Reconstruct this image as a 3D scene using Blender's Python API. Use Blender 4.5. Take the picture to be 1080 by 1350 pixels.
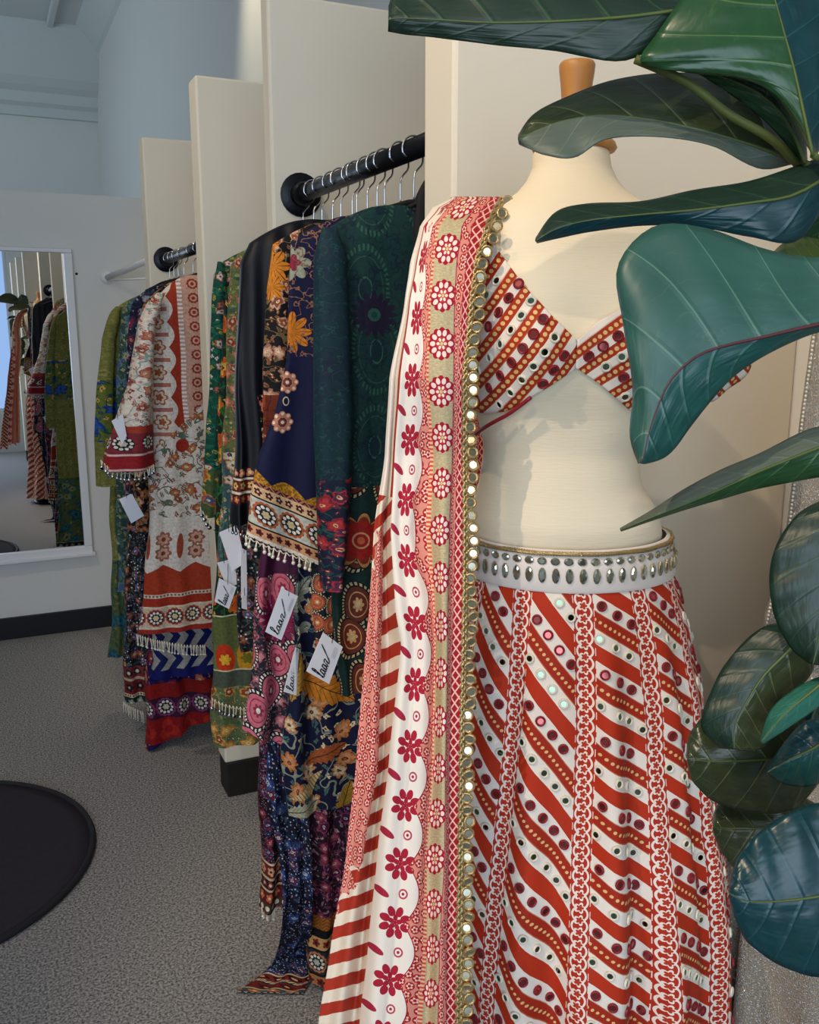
import bpy, bmesh, math, random
from mathutils import Vector, Matrix
PI=math.pi
random.seed(7)
for o in list(bpy.data.objects): bpy.data.objects.remove(o,do_unlink=True)
SC=bpy.context.scene; COL=SC.collection
# ---------------------------------------------------------------- camera geometry
F=1200.; H=1.45; PITCH=math.atan(245/F); YAW=math.atan(566/(F/math.cos(PITCH)))
cy_,sy_,cp_,sp_=math.cos(YAW),math.sin(YAW),math.cos(PITCH),math.sin(PITCH)
Rv=(cy_,-sy_,0.); Fv=(sy_*cp_,cy_*cp_,-sp_); Uv=(sy_*sp_,cy_*sp_,cp_)
def ray(x,y):
    a=(x-540)/F; b=-(y-675)/F
    return [Rv[i]*a+Uv[i]*b+Fv[i] for i in range(3)]
def onX(x,y,c): r=ray(x,y); t=c/r[0]; return Vector((c,r[1]*t,H+r[2]*t))
def onY(x,y,c): r=ray(x,y); t=c/r[1]; return Vector((r[0]*t,c,H+r[2]*t))
def onZ(x,y,c): r=ray(x,y); t=(c-H)/r[2]; return Vector((r[0]*t,r[1]*t,c))
def dep(x,y,d): r=ray(x,y); return Vector((r[0]*d,r[1]*d,H+r[2]*d))
cam=bpy.data.cameras.new('camera'); co=bpy.data.objects.new('camera',cam); COL.objects.link(co)
cam.sensor_fit='HORIZONTAL'; cam.sensor_width=36; cam.lens=36*F/1080
cam.clip_start=.02; cam.clip_end=200
co.location=(0,0,H); co.rotation_euler=(PI/2-PITCH,0,-YAW); SC.camera=co
# ---------------------------------------------------------------- colour, world, lights
SC.view_settings.view_transform='Standard'; SC.view_settings.look='None'
SC.view_settings.gamma=1; SC.view_settings.use_curve_mapping=False; SC.view_settings.exposure=-0.10
def lin(c):
    if isinstance(c,str): c=[int(c[i:i+2],16)/255 for i in (0,2,4)]
    return tuple((v/12.92 if v<=.04045 else ((v+.055)/1.055)**2.4) for v in c[:3])+(1.,)
W=bpy.data.worlds.new('world'); SC.world=W; W.use_nodes=True
bg=W.node_tree.nodes['Background']; bg.inputs[0].default_value=(.42,.62,1.,1); bg.inputs[1].default_value=1.0
def area(name,loc,target,sx,sy,power,col):
    l=bpy.data.lights.new(name,'AREA'); l.shape='RECTANGLE'; l.size=sx; l.size_y=sy; l.energy=power; l.color=col
    o=bpy.data.objects.new(name,l); COL.objects.link(o); o.location=loc
    o.rotation_euler=(Vector(target)-Vector(loc)).to_track_quat('-Z','Y').to_euler(); return o
# daylight that enters through the shop-front window behind the camera; unseen area lamp carries daylight across the rear room
area('window_daylight',(-1.3,-2.35,1.7),(-.6,4,1.2),3.0,2.3,88,(.74,.87,1.))
area('rear_daylight',(-2.6,7.2,2.6),(1.2,7.6,2.6),2.2,1.6,48,(.66,.84,.98))
# ---------------------------------------------------------------- helpers
def tagset(o,label=None,cat=None,group=None,kind=None):
    if label: o['label']=label
    if cat: o['category']=cat
    if group: o['group']=group
    if kind: o['kind']=kind
    return o
def link(o,parent=None):
    COL.objects.link(o)
    if parent is not None: o.parent=parent
    return o
def empty(name,loc,rz=0.,label=None,cat=None,group=None):
    o=bpy.data.objects.new(name,None); o.empty_display_size=.05; o.location=loc; o.rotation_euler=(0,0,rz); link(o)
    return tagset(o,label,cat,group)
def mk(name,vs,fs,mats,parent=None,smooth=True,mi=None,uv=None,uv2=None,loc=None):
    """vertices are in the parent's frame"""
    me=bpy.data.meshes.new(name); me.from_pydata([tuple(v) for v in vs],[],fs); 
    if not isinstance(mats,(list,tuple)): mats=[mats]
    for m in mats: me.materials.append(m)
    if mi: me.polygons.foreach_set('material_index',mi)
    if smooth: me.polygons.foreach_set('use_smooth',[True]*len(fs))
    for nm,u in (('UVMap',uv),('Second',uv2)):
        if u:
            l=me.uv_layers.new(name=nm); fl=[]
            if isinstance(u,dict) : # per face-corner
                for f_ in range(len(fs)): 
                    for c in u[f_]: fl+=[c[0],c[1]]
            else:
                for f_ in fs:
                    for i in f_: fl+=[u[i][0],u[i][1]]
            l.data.foreach_set('uv',fl)
    me.update()
    o=bpy.data.objects.new(name,me); link(o,parent)
    if loc: o.location=loc
    return o
class MB:
    def __init__(s): s.v=[]; s.f=[]; s.m=[]
    def add(s,vs,fs,m=0):
        n=len(s.v); s.v+=[Vector(v) for v in vs]; s.f+=[tuple(i+n for i in f) for f in fs]; s.m+=[m]*len(fs)
    def box(s,a,b,m=0,bev=0):
        x0,y0,z0=a; x1,y1,z1=b
        if bev:
            bm=bmesh.new(); bmesh.ops.create_cube(bm,size=1)
            for v in bm.verts: v.co=Vector(((x0+x1)/2+v.co.x*(x1-x0),(y0+y1)/2+v.co.y*(y1-y0),(z0+z1)/2+v.co.z*(z1-z0)))
            bmesh.ops.bevel(bm,geom=list(bm.edges),offset=bev,segments=2,affect='EDGES',profile=.5)
            bm.verts.index_update(); s.add([v.co.copy() for v in bm.verts],[[v.index for v in f.verts] for f in bm.faces],m); bm.free(); return
        s.add([(x0,y0,z0),(x1,y0,z0),(x1,y1,z0),(x0,y1,z0),(x0,y0,z1),(x1,y0,z1),(x1,y1,z1),(x0,y1,z1)],
              [(0,3,2,1),(4,5,6,7),(0,1,5,4),(1,2,6,5),(2,3,7,6),(3,0,4,7)],m)
    def tube(s,pts,r,n=8,m=0,caps=True,flat=1.):
        pts=[Vector(p) for p in pts]; L=len(pts)
        if not hasattr(r,'__len__'): r=[r]*L
        vs=[];fs=[]; up=None
        for i,p in enumerate(pts):
            t=(pts[min(i+1,L-1)]-pts[max(i-1,0)]).normalized()
            if up is None:
                up=Vector((0,0,1)) if abs(t.z)<.9 else Vector((1,0,0))
            a=t.cross(up)
            if a.length<1e-5: a=t.cross(Vector((0,1,0)))
            a.normalize(); b=a.cross(t).normalized(); up=b
            for k in range(n):
                th=2*PI*k/n; vs.append(p+a*(r[i]*math.cos(th))+b*(r[i]*math.sin(th)*flat))
        for i in range(L-1):
            for k in range(n):
                k2=(k+1)%n; fs.append((i*n+k,i*n+k2,(i+1)*n+k2,(i+1)*n+k))
        if caps: fs.append(tuple(range(n))[::-1]); fs.append(tuple((L-1)*n+k for k in range(n)))
        s.add(vs,fs,m)
    def lathe(s,prof,n=24,m=0,c=(0,0,0),rot=None):
        vs=[];fs=[];L=len(prof); c=Vector(c)
        for r,z in prof:
            for k in range(n):
                th=2*PI*k/n; q=Vector((r*math.cos(th),r*math.sin(th),z))
                if rot: q=rot@q
                vs.append(c+q)
        for i in range(L-1):
            for k in range(n):
                k2=(k+1)%n; fs.append((i*n+k,i*n+k2,(i+1)*n+k2,(i+1)*n+k))
        if prof[0][0]>1e-6: fs.append(tuple(range(n))[::-1])
        if prof[-1][0]>1e-6: fs.append(tuple((L-1)*n+k for k in range(n)))
        s.add(vs,fs,m)
    def ball(s,c,r,m=0,n=8):
        s.lathe([(max(1e-4,r*math.sin(PI*i/6)),-r*math.cos(PI*i/6)) for i in range(7)],n,m,c)
    def build(s,name,mats,parent=None,smooth=True):
        o=mk(name,s.v,s.f,mats,parent,smooth,s.m); return o
def soften(o,ang=35):
    me=o.data; bm=bmesh.new(); bm.from_mesh(me)
    for e in bm.edges:
        if len(e.link_faces)==2 and e.calc_face_angle(0)>math.radians(ang): e.smooth=False
    bm.to_mesh(me); bm.free(); return o
def lerp(a,b,t): return a+(b-a)*t
def interp(tab,x):
    """tab: rows (x, v1, v2...) sorted by x"""
    if x<=tab[0][0]: return tab[0][1:]
    for i in range(len(tab)-1):
        if x<=tab[i+1][0]:
            t=(x-tab[i][0])/(tab[i+1][0]-tab[i][0]); t=t*t*(3-2*t)*.35+t*.65
            return tuple(lerp(a,b,t) for a,b in zip(tab[i][1:],tab[i+1][1:]))
    return tab[-1][1:]
def catmull(P,n):
    out=[]; L=len(P)
    for j in range(n+1):
        t=j/n*(L-1); i=min(int(t),L-2); f=t-i
        p0=P[max(i-1,0)];p1=P[i];p2=P[i+1];p3=P[min(i+2,L-1)]
        out.append(p1*1. + (p2-p0)*(.5*f) + (p0*2-p1*5+p2*4-p3)*(.5*f*f) + (-p0+p1*3-p2*3+p3)*(.5*f*f*f))
    return out
# ---------------------------------------------------------------- node expression compiler
class E_:
    __slots__=('g','s')
    def __init__(s,g,k): s.g=g; s.s=k
    def __add__(a,b): return a.g.m('ADD',a,b)
    __radd__=__add__
    def __sub__(a,b): return a.g.m('SUBTRACT',a,b)
    def __rsub__(a,b): return a.g.m('SUBTRACT',b,a)
    def __mul__(a,b): return a.g.m('MULTIPLY',a,b)
    __rmul__=__mul__
    def __truediv__(a,b): return a.g.m('DIVIDE',a,b)
    def __lt__(a,b): return a.g.m('LESS_THAN',a,b)
    def __gt__(a,b): return a.g.m('GREATER_THAN',a,b)
    def __neg__(a): return a.g.m('MULTIPLY',a,-1.)
class G_:
    def __init__(g,name,rough=.75,spec=.3,**kw):
        g.mat=bpy.data.materials.new(name); g.mat.use_nodes=True; g.t=g.mat.node_tree
        g.b=g.t.nodes['Principled BSDF']; g.cache={}
        g.b.inputs['Roughness'].default_value=rough; g.b.inputs['Specular IOR Level'].default_value=spec
        for k,v in kw.items(): g.b.inputs[k.replace('_',' ')].default_value=v
    def put(g,inp,v):
        if isinstance(v,E_): g.t.links.new(v.s,inp)
        elif isinstance(v,bpy.types.NodeSocket): g.t.links.new(v,inp)
        else: inp.default_value=v
    def key(g,v): return ('s',v.s.node.name,v.s.identifier) if isinstance(v,E_) else v
    def m(g,op,*a):
        k=(op,)+tuple(g.key(v) for v in a)
        if k in g.cache: return g.cache[k]
        n=g.t.nodes.new('ShaderNodeMath'); n.operation=op
        for i,v in enumerate(a): g.put(n.inputs[i],v)
        r=E_(g,n.outputs[0]); g.cache[k]=r; return r
    def sin(g,a): return g.m('SINE',a)
    def cos(g,a): return g.m('COSINE',a)
    def abs(g,a): return g.m('ABSOLUTE',a)
    def frac(g,a): return g.m('FRACT',a)
    def floor(g,a): return g.m('FLOOR',a)
    def sqrt(g,a): return g.m('SQRT',a)
    def atan2(g,a,b): return g.m('ARCTAN2',a,b)
    def mx(g,a,b): return g.m('MAXIMUM',a,b)
    def mn(g,a,b): return g.m('MINIMUM',a,b)
    def band(g,x,a,b): return (x>a)*(x<b)
    def uv(g,name='UVMap'):
        k=('uv',name)
        if k not in g.cache:
            n=g.t.nodes.new('ShaderNodeUVMap'); n.uv_map=name
            s=g.t.nodes.new('ShaderNodeSeparateXYZ'); g.t.links.new(n.outputs[0],s.inputs[0])
            g.cache[k]=(E_(g,s.outputs[0]),E_(g,s.outputs[1]))
        return g.cache[k]
    def obj(g):
        n=g.t.nodes.new('ShaderNodeTexCoord'); return n.outputs['Object']
    def vec(g,x,y,z=0.):
        n=g.t.nodes.new('ShaderNodeCombineXYZ'); g.put(n.inputs[0],x); g.put(n.inputs[1],y); g.put(n.inputs[2],z); return n.outputs[0]
    def noise(g,v,scale,detail=2,rough=.5):
        n=g.t.nodes.new('ShaderNodeTexNoise'); g.t.links.new(v,n.inputs['Vector']); n.inputs['Scale'].default_value=scale
        n.inputs['Detail'].default_value=detail; n.inputs['Roughness'].default_value=rough; return E_(g,n.outputs[0])
    def voro(g,x,y,rnd=1.):
        """unit-cell voronoi: distance, random, local x, local y"""
        n=g.t.nodes.new('ShaderNodeTexVoronoi'); n.voronoi_dimensions='2D'; n.inputs['Scale'].default_value=1; n.inputs['Randomness'].default_value=rnd
        g.t.links.new(g.vec(x,y),n.inputs['Vector'])
        s=g.t.nodes.new('ShaderNodeSeparateXYZ'); g.t.links.new(n.outputs['Position'],s.inputs[0])
        c=g.t.nodes.new('ShaderNodeSeparateColor'); g.t.links.new(n.outputs['Color'],c.inputs[0])
        return E_(g,n.outputs['Distance']),E_(g,c.outputs[0]),x-E_(g,s.outputs[0]),y-E_(g,s.outputs[1]),E_(g,c.outputs[1])
    def mix(g,f,a,b):
        n=g.t.nodes.new('ShaderNodeMix'); n.data_type='RGBA'; g.put(n.inputs[0],f)
        for i,v in ((6,a),(7,b)):
            if isinstance(v,str): v=lin(v)
            if isinstance(v,tuple): n.inputs[i].default_value=v
            else: g.t.links.new(v,n.inputs[i])
        return n.outputs[2]
    def over(g,base,*layers):
        for f,c in layers: base=g.mix(f,base,c)
        return base
    def petal(g,x,y,n,r,depth=.3,ph=0.):
        """n-petalled flower mask of radius r"""
        a=g.atan2(y,x); d=g.sqrt(x*x+y*y)
        return d<(g.abs(g.cos(a*(n/2.)+ph))*(depth*r)+(r*(1-depth)))
    def disc(g,x,y,r): return (x*x+y*y)<(r*r)
    def out(g,col,bump=None,bs=.2,bd=.002,rough=None,metal=None):
        if isinstance(col,str): col=lin(col)
        if isinstance(col,tuple): g.b.inputs['Base Color'].default_value=col
        else: g.t.links.new(col,g.b.inputs['Base Color'])
        if bump is not None:
            n=g.t.nodes.new('ShaderNodeBump'); n.inputs['Strength'].default_value=bs; n.inputs['Distance'].default_value=bd
            g.put(n.inputs['Height'],bump); g.t.links.new(n.outputs[0],g.b.inputs['Normal'])
        if rough is not None: g.put(g.b.inputs['Roughness'],rough)
        if metal is not None: g.put(g.b.inputs['Metallic'],metal)
        return g.mat
def plain(name,col,rough=.6,metal=0.,spec=.4,noise=0.,nscale=30,bump=0.,bscale=60,**kw):
    g=G_(name,rough,spec,Metallic=metal,**kw); v=g.obj(); c=lin(col) if isinstance(col,str) else col
    if noise:
        n=g.noise(v,nscale,3); d=tuple(x*(1-noise) for x in c[:3])+(1,); col2=g.mix(n,c,d)
    else: col2=c
    return g.out(col2,g.noise(v,bscale,3) if bump else None,bump,.002)
M={}
M['white_wall']=plain('white_wall_paint','dcdad6',.85,noise=.04,nscale=3,bump=.08,bscale=90)
M['partition']=plain('lamp_tinted_white_paint','e4dac6',.7,noise=.03,nscale=4,bump=.05,bscale=60)  # white paint with the warm lamp light put into its colour
M['ceiling']=plain('ceiling_paint','cfd2d0',.9,noise=.05,nscale=2)
M['frame_white']=plain('white_gloss_frame','e4e4e6',.35,noise=.03)
M['black_base']=plain('black_baseboard','15151c',.45,noise=.3,nscale=12,bump=.1)
M['plinth']=plain('dark_brown_plinth','241d1a',.6,noise=.6,nscale=25,bump=.3)
M['iron']=plain('black_iron_pipe','23252b',.38,.75,noise=.4,nscale=30,bump=.25,bscale=120)
M['chrome']=plain('chrome_wire','d8d8dc',.15,1.,noise=.02)
M['velvet']=plain('black_velvet','0b0b0d',.85,noise=.2)
M['linen']=None
M['wood']=None
M['card']=plain('white_card','e9eaf2',.6,noise=.02)
M['ink']=plain('black_ink','0a0a10',.5)
M['gold']=plain('gold_braid','c9ae78',.35,.7,noise=.4,nscale=400,bump=.4,bscale=600)
M['pearl']=plain('pearl_white','e8e0cf',.25,.15,noise=.05)
M['glassy']=plain('mirror_glass','eef2f4',.06,1.)
M['gem']=plain('crystal_glass','cfd4c4',.08,.9,noise=.4,nscale=90)
M['ring_white']=plain('ivory_ring_thread','e7dfc9',.55,noise=.1)
M['ring_red']=plain('crimson_ring_thread','8e1420',.5,noise=.2)
M['silver']=plain('silver_sequin','c9cdd2',.18,.95,noise=.2,nscale=200)
M['mirror']=plain('mirror_silvering','eef1f4',.0,1.)
M['lamp_black']=plain('lamp_housing','1c1c1e',.5,noise=.05)
def carpet():
    g=G_('grey_heather_carpet',.95,.1); v=g.obj(); a=g.noise(v,170,4,.75); b=g.noise(v,90,2,.6); c=g.noise(v,1.2,2)
    col=g.mix(g.m('MULTIPLY',g.mx(a-.40,0.),5.2),'343437','ccc9c6'); col=g.mix(b*.55,col,'747376'); col=g.mix(c*.25,col,'74747a')
    return g.out(col,a,.6,.004)
M['carpet']=carpet()
M['rug']=plain('charcoal_rug','3a363f',.95,spec=.1,noise=.25,nscale=60,bump=.5,bscale=300)
M['rug_edge']=plain('rug_binding','232229',.8,noise=.3,nscale=150,bump=.4,bscale=500)
def linen():
    g=G_('cream_linen',.85,.2); v=g.obj(); n=g.noise(v,6,3)
    m=g.t.nodes.new('ShaderNodeMapping'); m.inputs['Scale'].default_value=(1,1,9); g.t.links.new(v,m.inputs[0])
    w=g.noise(m.outputs[0],60,3); return g.out(g.mix(n*.3,'f3e5c8','e4d0ae'),w,.25,.0015)
M['linen']=linen()
def wood():
    g=G_('pale_wood',.45,.4); v=g.obj(); m=g.t.nodes.new('ShaderNodeMapping'); m.inputs['Scale'].default_value=(12,12,1.2); g.t.links.new(v,m.inputs[0])
    return g.out(g.mix(g.noise(m.outputs[0],9,4),'c98f4c','a66a30'))
M['wood']=wood()
# ---------------------------------------------------------------- room shell
def slab(name,a,b,mat,bev=0,kind='structure',parent=None):
    m=MB(); m.box(a,b,0,bev); o=m.build(name,mat,parent,smooth=False)
    if parent is None: o['kind']=kind
    return o
XW=1.22; YM=4.52; YB=10.; ZC=4.15; YF=-2.6; XL=-3.0
slab('floor',(XL,YF,-.1),(XW,YB,0),M['carpet'])
slab('ceiling',(XL,YF,ZC),(XW,YB,ZC+.1),M['ceiling'])
slab('wall_right',(XW,YF,0),(XW+.12,YB+.12,ZC),M['white_wall'])
slab('wall_left',(XL-.12,YF,0),(XL,YB+.12,ZC),M['white_wall'])
slab('wall_back',(XL,YB,0),(XW,YB+.12,ZC),M['white_wall'])
# low dividing wall that carries the mirror
slab('wall_divider',(XL,YM,0),(XW,YM+.14,2.03),M['white_wall'])
slab('baseboard_divider',(XL,YM-.015,0),(XW,YM,.105),M['black_base'],.003)
# cornice and cove of the rear room
m=MB()
prof=[(0,3.42),(.06,3.42),(.07,3.5),(.13,3.53),(.14,3.62),(.22,3.66),(.3,3.72),(.42,3.9),(.5,4.15),(0,4.15)]
vs=[];fs=[]
for x in (XL,XW):
    for d,z in prof: vs.append((x,YB-d,z))
n=len(prof)
for i in range(n-1): fs.append((i,i+1,n+i+1,n+i))
m.add(vs,fs)
o=m.build('trim_1',M['ceiling'],smooth=False); o['kind']='structure'
m=MB(); vs=[]; 
for y in (4.7,YB):
    for d,z in [(0,3.95),(.03,3.97),(.12,4.08),(.2,4.15),(0,4.15)]: vs.append((XW-d,y,z))
m.add(vs,[(i,i+1,6+i,5+i) for i in range(4)]); o=m.build('trim_2',M['ceiling'],smooth=False); o['kind']='structure'
for i,x in enumerate((-2.2,-1.2,-.2,.8)):
    m=MB(); m.box((x-.03,4.7,ZC-.05),(x+.03,YB-.5,ZC),0,.01); o=m.build('trim_%d'%(3+i),M['ceiling'],smooth=False); o['kind']='structure'
for i,y in enumerate((6.0,7.3,8.6)):
    m=MB(); m.box((XL,y-.03,ZC-.045),(XW,y+.03,ZC),0,.01); o=m.build('trim_%d'%(7+i),M['ceiling'],smooth=False); o['kind']='structure'
# shop front behind the camera: piers, sill, head, window
slab('wall_front_1',(-3,YF-.12,0),(-2.85,YF,ZC),M['white_wall'])
slab('wall_front_2',(.6,YF-.12,0),(XW,YF,ZC),M['white_wall'])
slab('wall_front_3',(-2.85,YF-.12,0),(.6,YF,.45),M['white_wall'])
slab('wall_front_4',(-2.85,YF-.12,3.0),(.6,YF,ZC),M['white_wall'])
w=empty('window_1',(-1.1,YF-.06,.45)); w['kind']='structure'
m=MB()
for x in (-1.75,-.6,.55,1.7): m.box((x-.035 if x>-1.7 else x,-.04,0),(x+.035 if x<1.7 else x,.04,2.55))
for z in (0,2.49): m.box((-1.75,-.04,z),(1.7,.04,z+.06))
m.build('window_frame',M['frame_white'],w,False)
gl=G_('window_glass',.0,.5,Transmission_Weight=1.,IOR=1.02).out('f4faff')
for i in range(3):
    m=MB(); x=-1.75+i*1.15; m.box((x+.03,-.004,.05),(x+1.12,.004,2.5)); m.build('pane',gl,w,False)
# ---------------------------------------------------------------- partitions (display fins with dark plinths)
def fin(y0,y1,label,mirror=False):
    e=empty('partition_wall',(.578,y0,0)); e['kind']='structure'
    m=MB(); m.box((0,0,.115),(XW-.578,y1-y0,2.11),0,.006); m.build('panel',M['partition'],e,False)
    m=MB(); m.box((.004,-.004,0),(XW-.578,y1-y0+.004,.115),0,.004); m.build('plinth',M['plinth'],e,False)
    return e
fin(1.115,1.205,0); fin(1.935,1.985,0); fin(2.62,2.71,0); fin(3.52,3.61,0)
for y_ in (-.28,-1.05,-1.82): fin(y_,y_+.09,0)
# ---------------------------------------------------------------- rails
RX=.64
def rail(y0,y1,z,label,x=RX,mat='iron',r=.0165):
    e=empty('clothes_rail',(x,y0,z),0,label,'clothes rail','pipe rails between the partitions')
    m=MB(); m.tube([(0,.006,0),(0,y1-y0-.006,0)],r,20); m.build('pipe',M[mat],e)
    for a,b in ((0,.0),(y1-y0,1)):
        s=1 if b==0 else -1
        rot=Matrix.Rotation(-PI/2*s,3,'X')
        m=MB(); m.lathe([(.045,.0005),(.045,.005),(.04,.008),(.026,.010),(.024,.03),(.021,.034),(.0,.034)],24,0,(0,a,0),rot)
        soften(m.build('flange',M[mat],e))
    return e
ZR=1.722
rail(1.205,1.935,ZR,'black iron pipe rail with round flange, nearest rack beside the dress form')
rail(1.985,2.62,1.655,'black iron pipe rail hidden behind green garments in the middle rack',.78)
rail(2.71,3.52,1.69,'black iron pipe rail over the white and red kurta, middle distance')
e=empty('wall_bracket_rail',(RX,3.61,1.70),0,'white tube rail bending back to the mirror wall, beyond the last partition','clothes rail')
m=MB(); m.tube([(0,0,0.01),(0,.62,.01),(-.005,.68,.005),(-.09,.9,-.03)],.013,12); m.build('pipe',M['frame_white'],e)
m=MB(); m.tube([(0,.0,-.07),(-.09,.9,-.045)],.004,8); m.build('stay',M['frame_white'],e)
m=MB(); m.lathe([(.03,0),(.03,.006),(.012,.01)],16,0,(-.09,.91,-.03),Matrix.Rotation(PI/2,3,'X')); m.build('flange',M['frame_white'],e)
# ---------------------------------------------------------------- wall mirror
mx1=.40; mz0,mz1=.385,1.79
e=empty('wall_mirror',(mx1,YM-.004,mz0),math.radians(1.1),'tall white framed mirror on the far dividing wall','mirror')
m=MB(); w_=.035
x0,x1=-.95,0; h=mz1-mz0
m.box((x0,-.03,0),(x1,0,w_),0,.004); m.box((x0,-.03,h-w_*.5),(x1,0,h),0,.004); m.box((x0,-.03,w_),(x0+w_,0,h-w_*.5),0,.004); m.box((x1-w_,-.03,w_),(x1,0,h-w_*.5),0,.004)
m.box((x0-.01,-.045,-.012),(x1+.01,0,.004),0,.003)
m.build('frame',M['frame_white'],e,False)
m=MB(); m.box((x0+w_-.004,-.014,w_-.004),(x1-w_+.004,-.006,h-w_*.5+.004)); m.build('glass',M['mirror'],e,False)
p=onY(101,361,YM); e=empty('wall_screw',p,0,'tiny dark screw head in the wall right of the mirror','screw')
m=MB(); m.lathe([(.006,0),(.005,.003),(.0,.004)],12,0,(0,0,0),Matrix.Rotation(PI/2,3,'X')); m.build('screw_head',M['iron'],e)
# ---------------------------------------------------------------- rug
e=empty('round_rug',(-.305,2.587,0),0,'round charcoal rug with bound edge on the grey carpet','rug')
m=MB(); R=.484
m.lathe([(R-.012,.001),(R-.012,.011),(R-.05,.012),(R*.6,.012),(0,.012)],96); m.build('pile',M['rug'],e)
m=MB(); m.tube([((R-.006)*math.cos(a),(R-.006)*math.sin(a),.009) for a in [2*PI*i/96 for i in range(97)]],.009,8,caps=False); m.build('binding',M['rug_edge'],e)
# ================================================================ DRESS FORM AND OUTFIT
MO=(.593,.858); ex=(cy_,-sy_); ey=(sy_,cy_)
def ml(px,py,yl=0.):
    r=ray(px,py); t=(ey[0]*MO[0]+ey[1]*MO[1]+yl)/(ey[0]*r[0]+ey[1]*r[1])
    return Vector((ex[0]*(r[0]*t-MO[0])+ex[1]*(r[1]*t-MO[1]),yl,H+r[2]*t))
RZ=-YAW
def rows_z(tab,yl=0.):
    out=[]
    for r in tab:
        a=ml(r[1],r[0],yl); b=ml(r[2],r[0],yl); out.append((a.z,(a.x+b.x)/2,(b.x-a.x)/2)+tuple(r[3:]))
    return sorted(out)
#        y   xl  xr  front back  (metres)
TOR=rows_z([(205,703,803,.040,.045),(222,702,805,.042,.046),(240,694,813,.048,.05),(256,680,826,.056,.056),(272,655,850,.066,.062),
 (288,622,884,.074,.068),(306,600,908,.082,.072),(330,588,920,.088,.078),(380,592,915,.098,.082),(450,604,902,.102,.084),(500,616,884,.098,.08),
 (550,630,860,.090,.075),(590,638,838,.086,.072),(630,633,842,.088,.074),(680,618,868,.092,.08),(700,618,870,.088,.08),(740,622,864,.086,.08),(800,622,866,.09,.085),(880,630,860,.09,.085)])
BZ=ml(740,455).z
def torso(z):
    return interp(TOR,z)
def bust(x,z,c):
    s=0
    for q in (-.068,.068):
        dx=(x-c-q)/.05; dz=(z-BZ)/.055
        s+=.038*math.exp(-(dx*dx+dz*dz)*.8)
    return s
def tfront(x,z,off=0.):
    c,a,f,b=torso(z); a+=off; q=min(.999,abs(x-c)/a)
    return -(f+off)*(1-q**2.3)**.5-bust(x,z,c)*(1-q**6)
e=empty('dress_form',(MO[0],MO[1],0),RZ,'cream linen dress form with turned wooden neck cap, wearing the red striped outfit','dress form')
m=MB(); zs=[]; z0,z1=TOR[0][0],TOR[-1][0]; NR=90; NT=96
vs=[];fs=[]
for i in range(NR+1):
    z=lerp(z0,z1,i/NR); c,a,f,b=torso(z)
    for k in range(NT):
        th=2*PI*k/NT; x=c+a*math.sin(th)*(1 if True else 1)
        if math.cos(th)>=0: y=tfront(x,z) if abs(math.sin(th))<.9995 else 0
        else: y=b*(1-min(.9999,abs(math.sin(th)))**2.3)**.5
        vs.append((x,y,z))
for i in range(NR):
    for k in range(NT): fs.append((i*NT+k,i*NT+(k+1)%NT,(i+1)*NT+(k+1)%NT,(i+1)*NT+k))
n=len(vs); c,a,f,b=torso(z1)
# softly domed neck top
for q,dz in ((.97,.003),(.9,.005)):
    for k in range(NT):
        v=vs[NR*NT+k]; vs.append((c+(v[0]-c)*q,v[1]*q,z1+dz))
for j in range(2):
    b0=NR*NT+j*NT
    for k in range(NT): fs.append((b0+k,b0+(k+1)%NT,b0+NT+(k+1)%NT,b0+NT+k))
fs.append(tuple(n+NT+k for k in range(NT))); fs.append(tuple(range(NT))[::-1])
mk('torso',vs,fs,M['linen'],e)
tc=torso(z1)[0]; zt=z1+.004
m=MB(); m.lathe([(.043,zt),(.045,zt+.003),(.043,zt+.008),(.034,zt+.016),(.0215,zt+.028),(.016,zt+.042),(.0155,zt+.055),(.0168,zt+.068),(.0185,zt+.080),(.0190,zt+.086),(.0175,zt+.089),(0,zt+.089)],32,0,(tc+.004,0.004,0))
m.build('neck_cap',M['wood'],e)
m=MB(); m.tube([(0,0.01,.03),(0,0.01,z0+.01)],.014,16); m.build('pole',M['iron'],e)
m=MB(); m.lathe([(.17,.0),(.17,.012),(.15,.02),(.03,.03),(.018,.05),(0,.05)],32,0,(0,.01,0)); m.build('base',M['iron'],e)
# ---- mirror buttons: shared meshes
def disc_mesh(name,R,ring,glass,n=12):
    m=MB(); m.lathe([(R,0),(R*.97,R*.30),(R*.8,R*.40),(R*.6,R*.28),(R*.56,R*.12)],n,0)
    m.f=m.f[:-2] if False else m.f
    m.v+= [Vector((R*.6*math.cos(2*PI*k/n),R*.6*math.sin(2*PI*k/n),R*.20)) for k in range(n)]; m.f.append(tuple(len(m.v)-n+k for k in range(n))); m.m.append(1)
    me=bpy.data.meshes.new(name); me.from_pydata([tuple(v) for v in m.v],[],m.f); me.materials.append(ring); me.materials.append(glass)
    me.polygons.foreach_set('material_index',m.m); me.update(); return me
dark_glass=plain('smoky_mirror','7c8a76',.05,1.); trim_glass=plain('champagne_mirror','cfc8ae',.22,.85,noise=.5,nscale=160); red_glass=plain('rose_mirror','a85a58',.1,.9)
DM={'w':disc_mesh('mirror_disc',.0056,M['ring_white'],dark_glass),'r':disc_mesh('mirror_disc',.0058,M['ring_red'],red_glass),
    's':disc_mesh('mirror_disc',.0062,M['gold'],trim_glass,14)}
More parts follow.
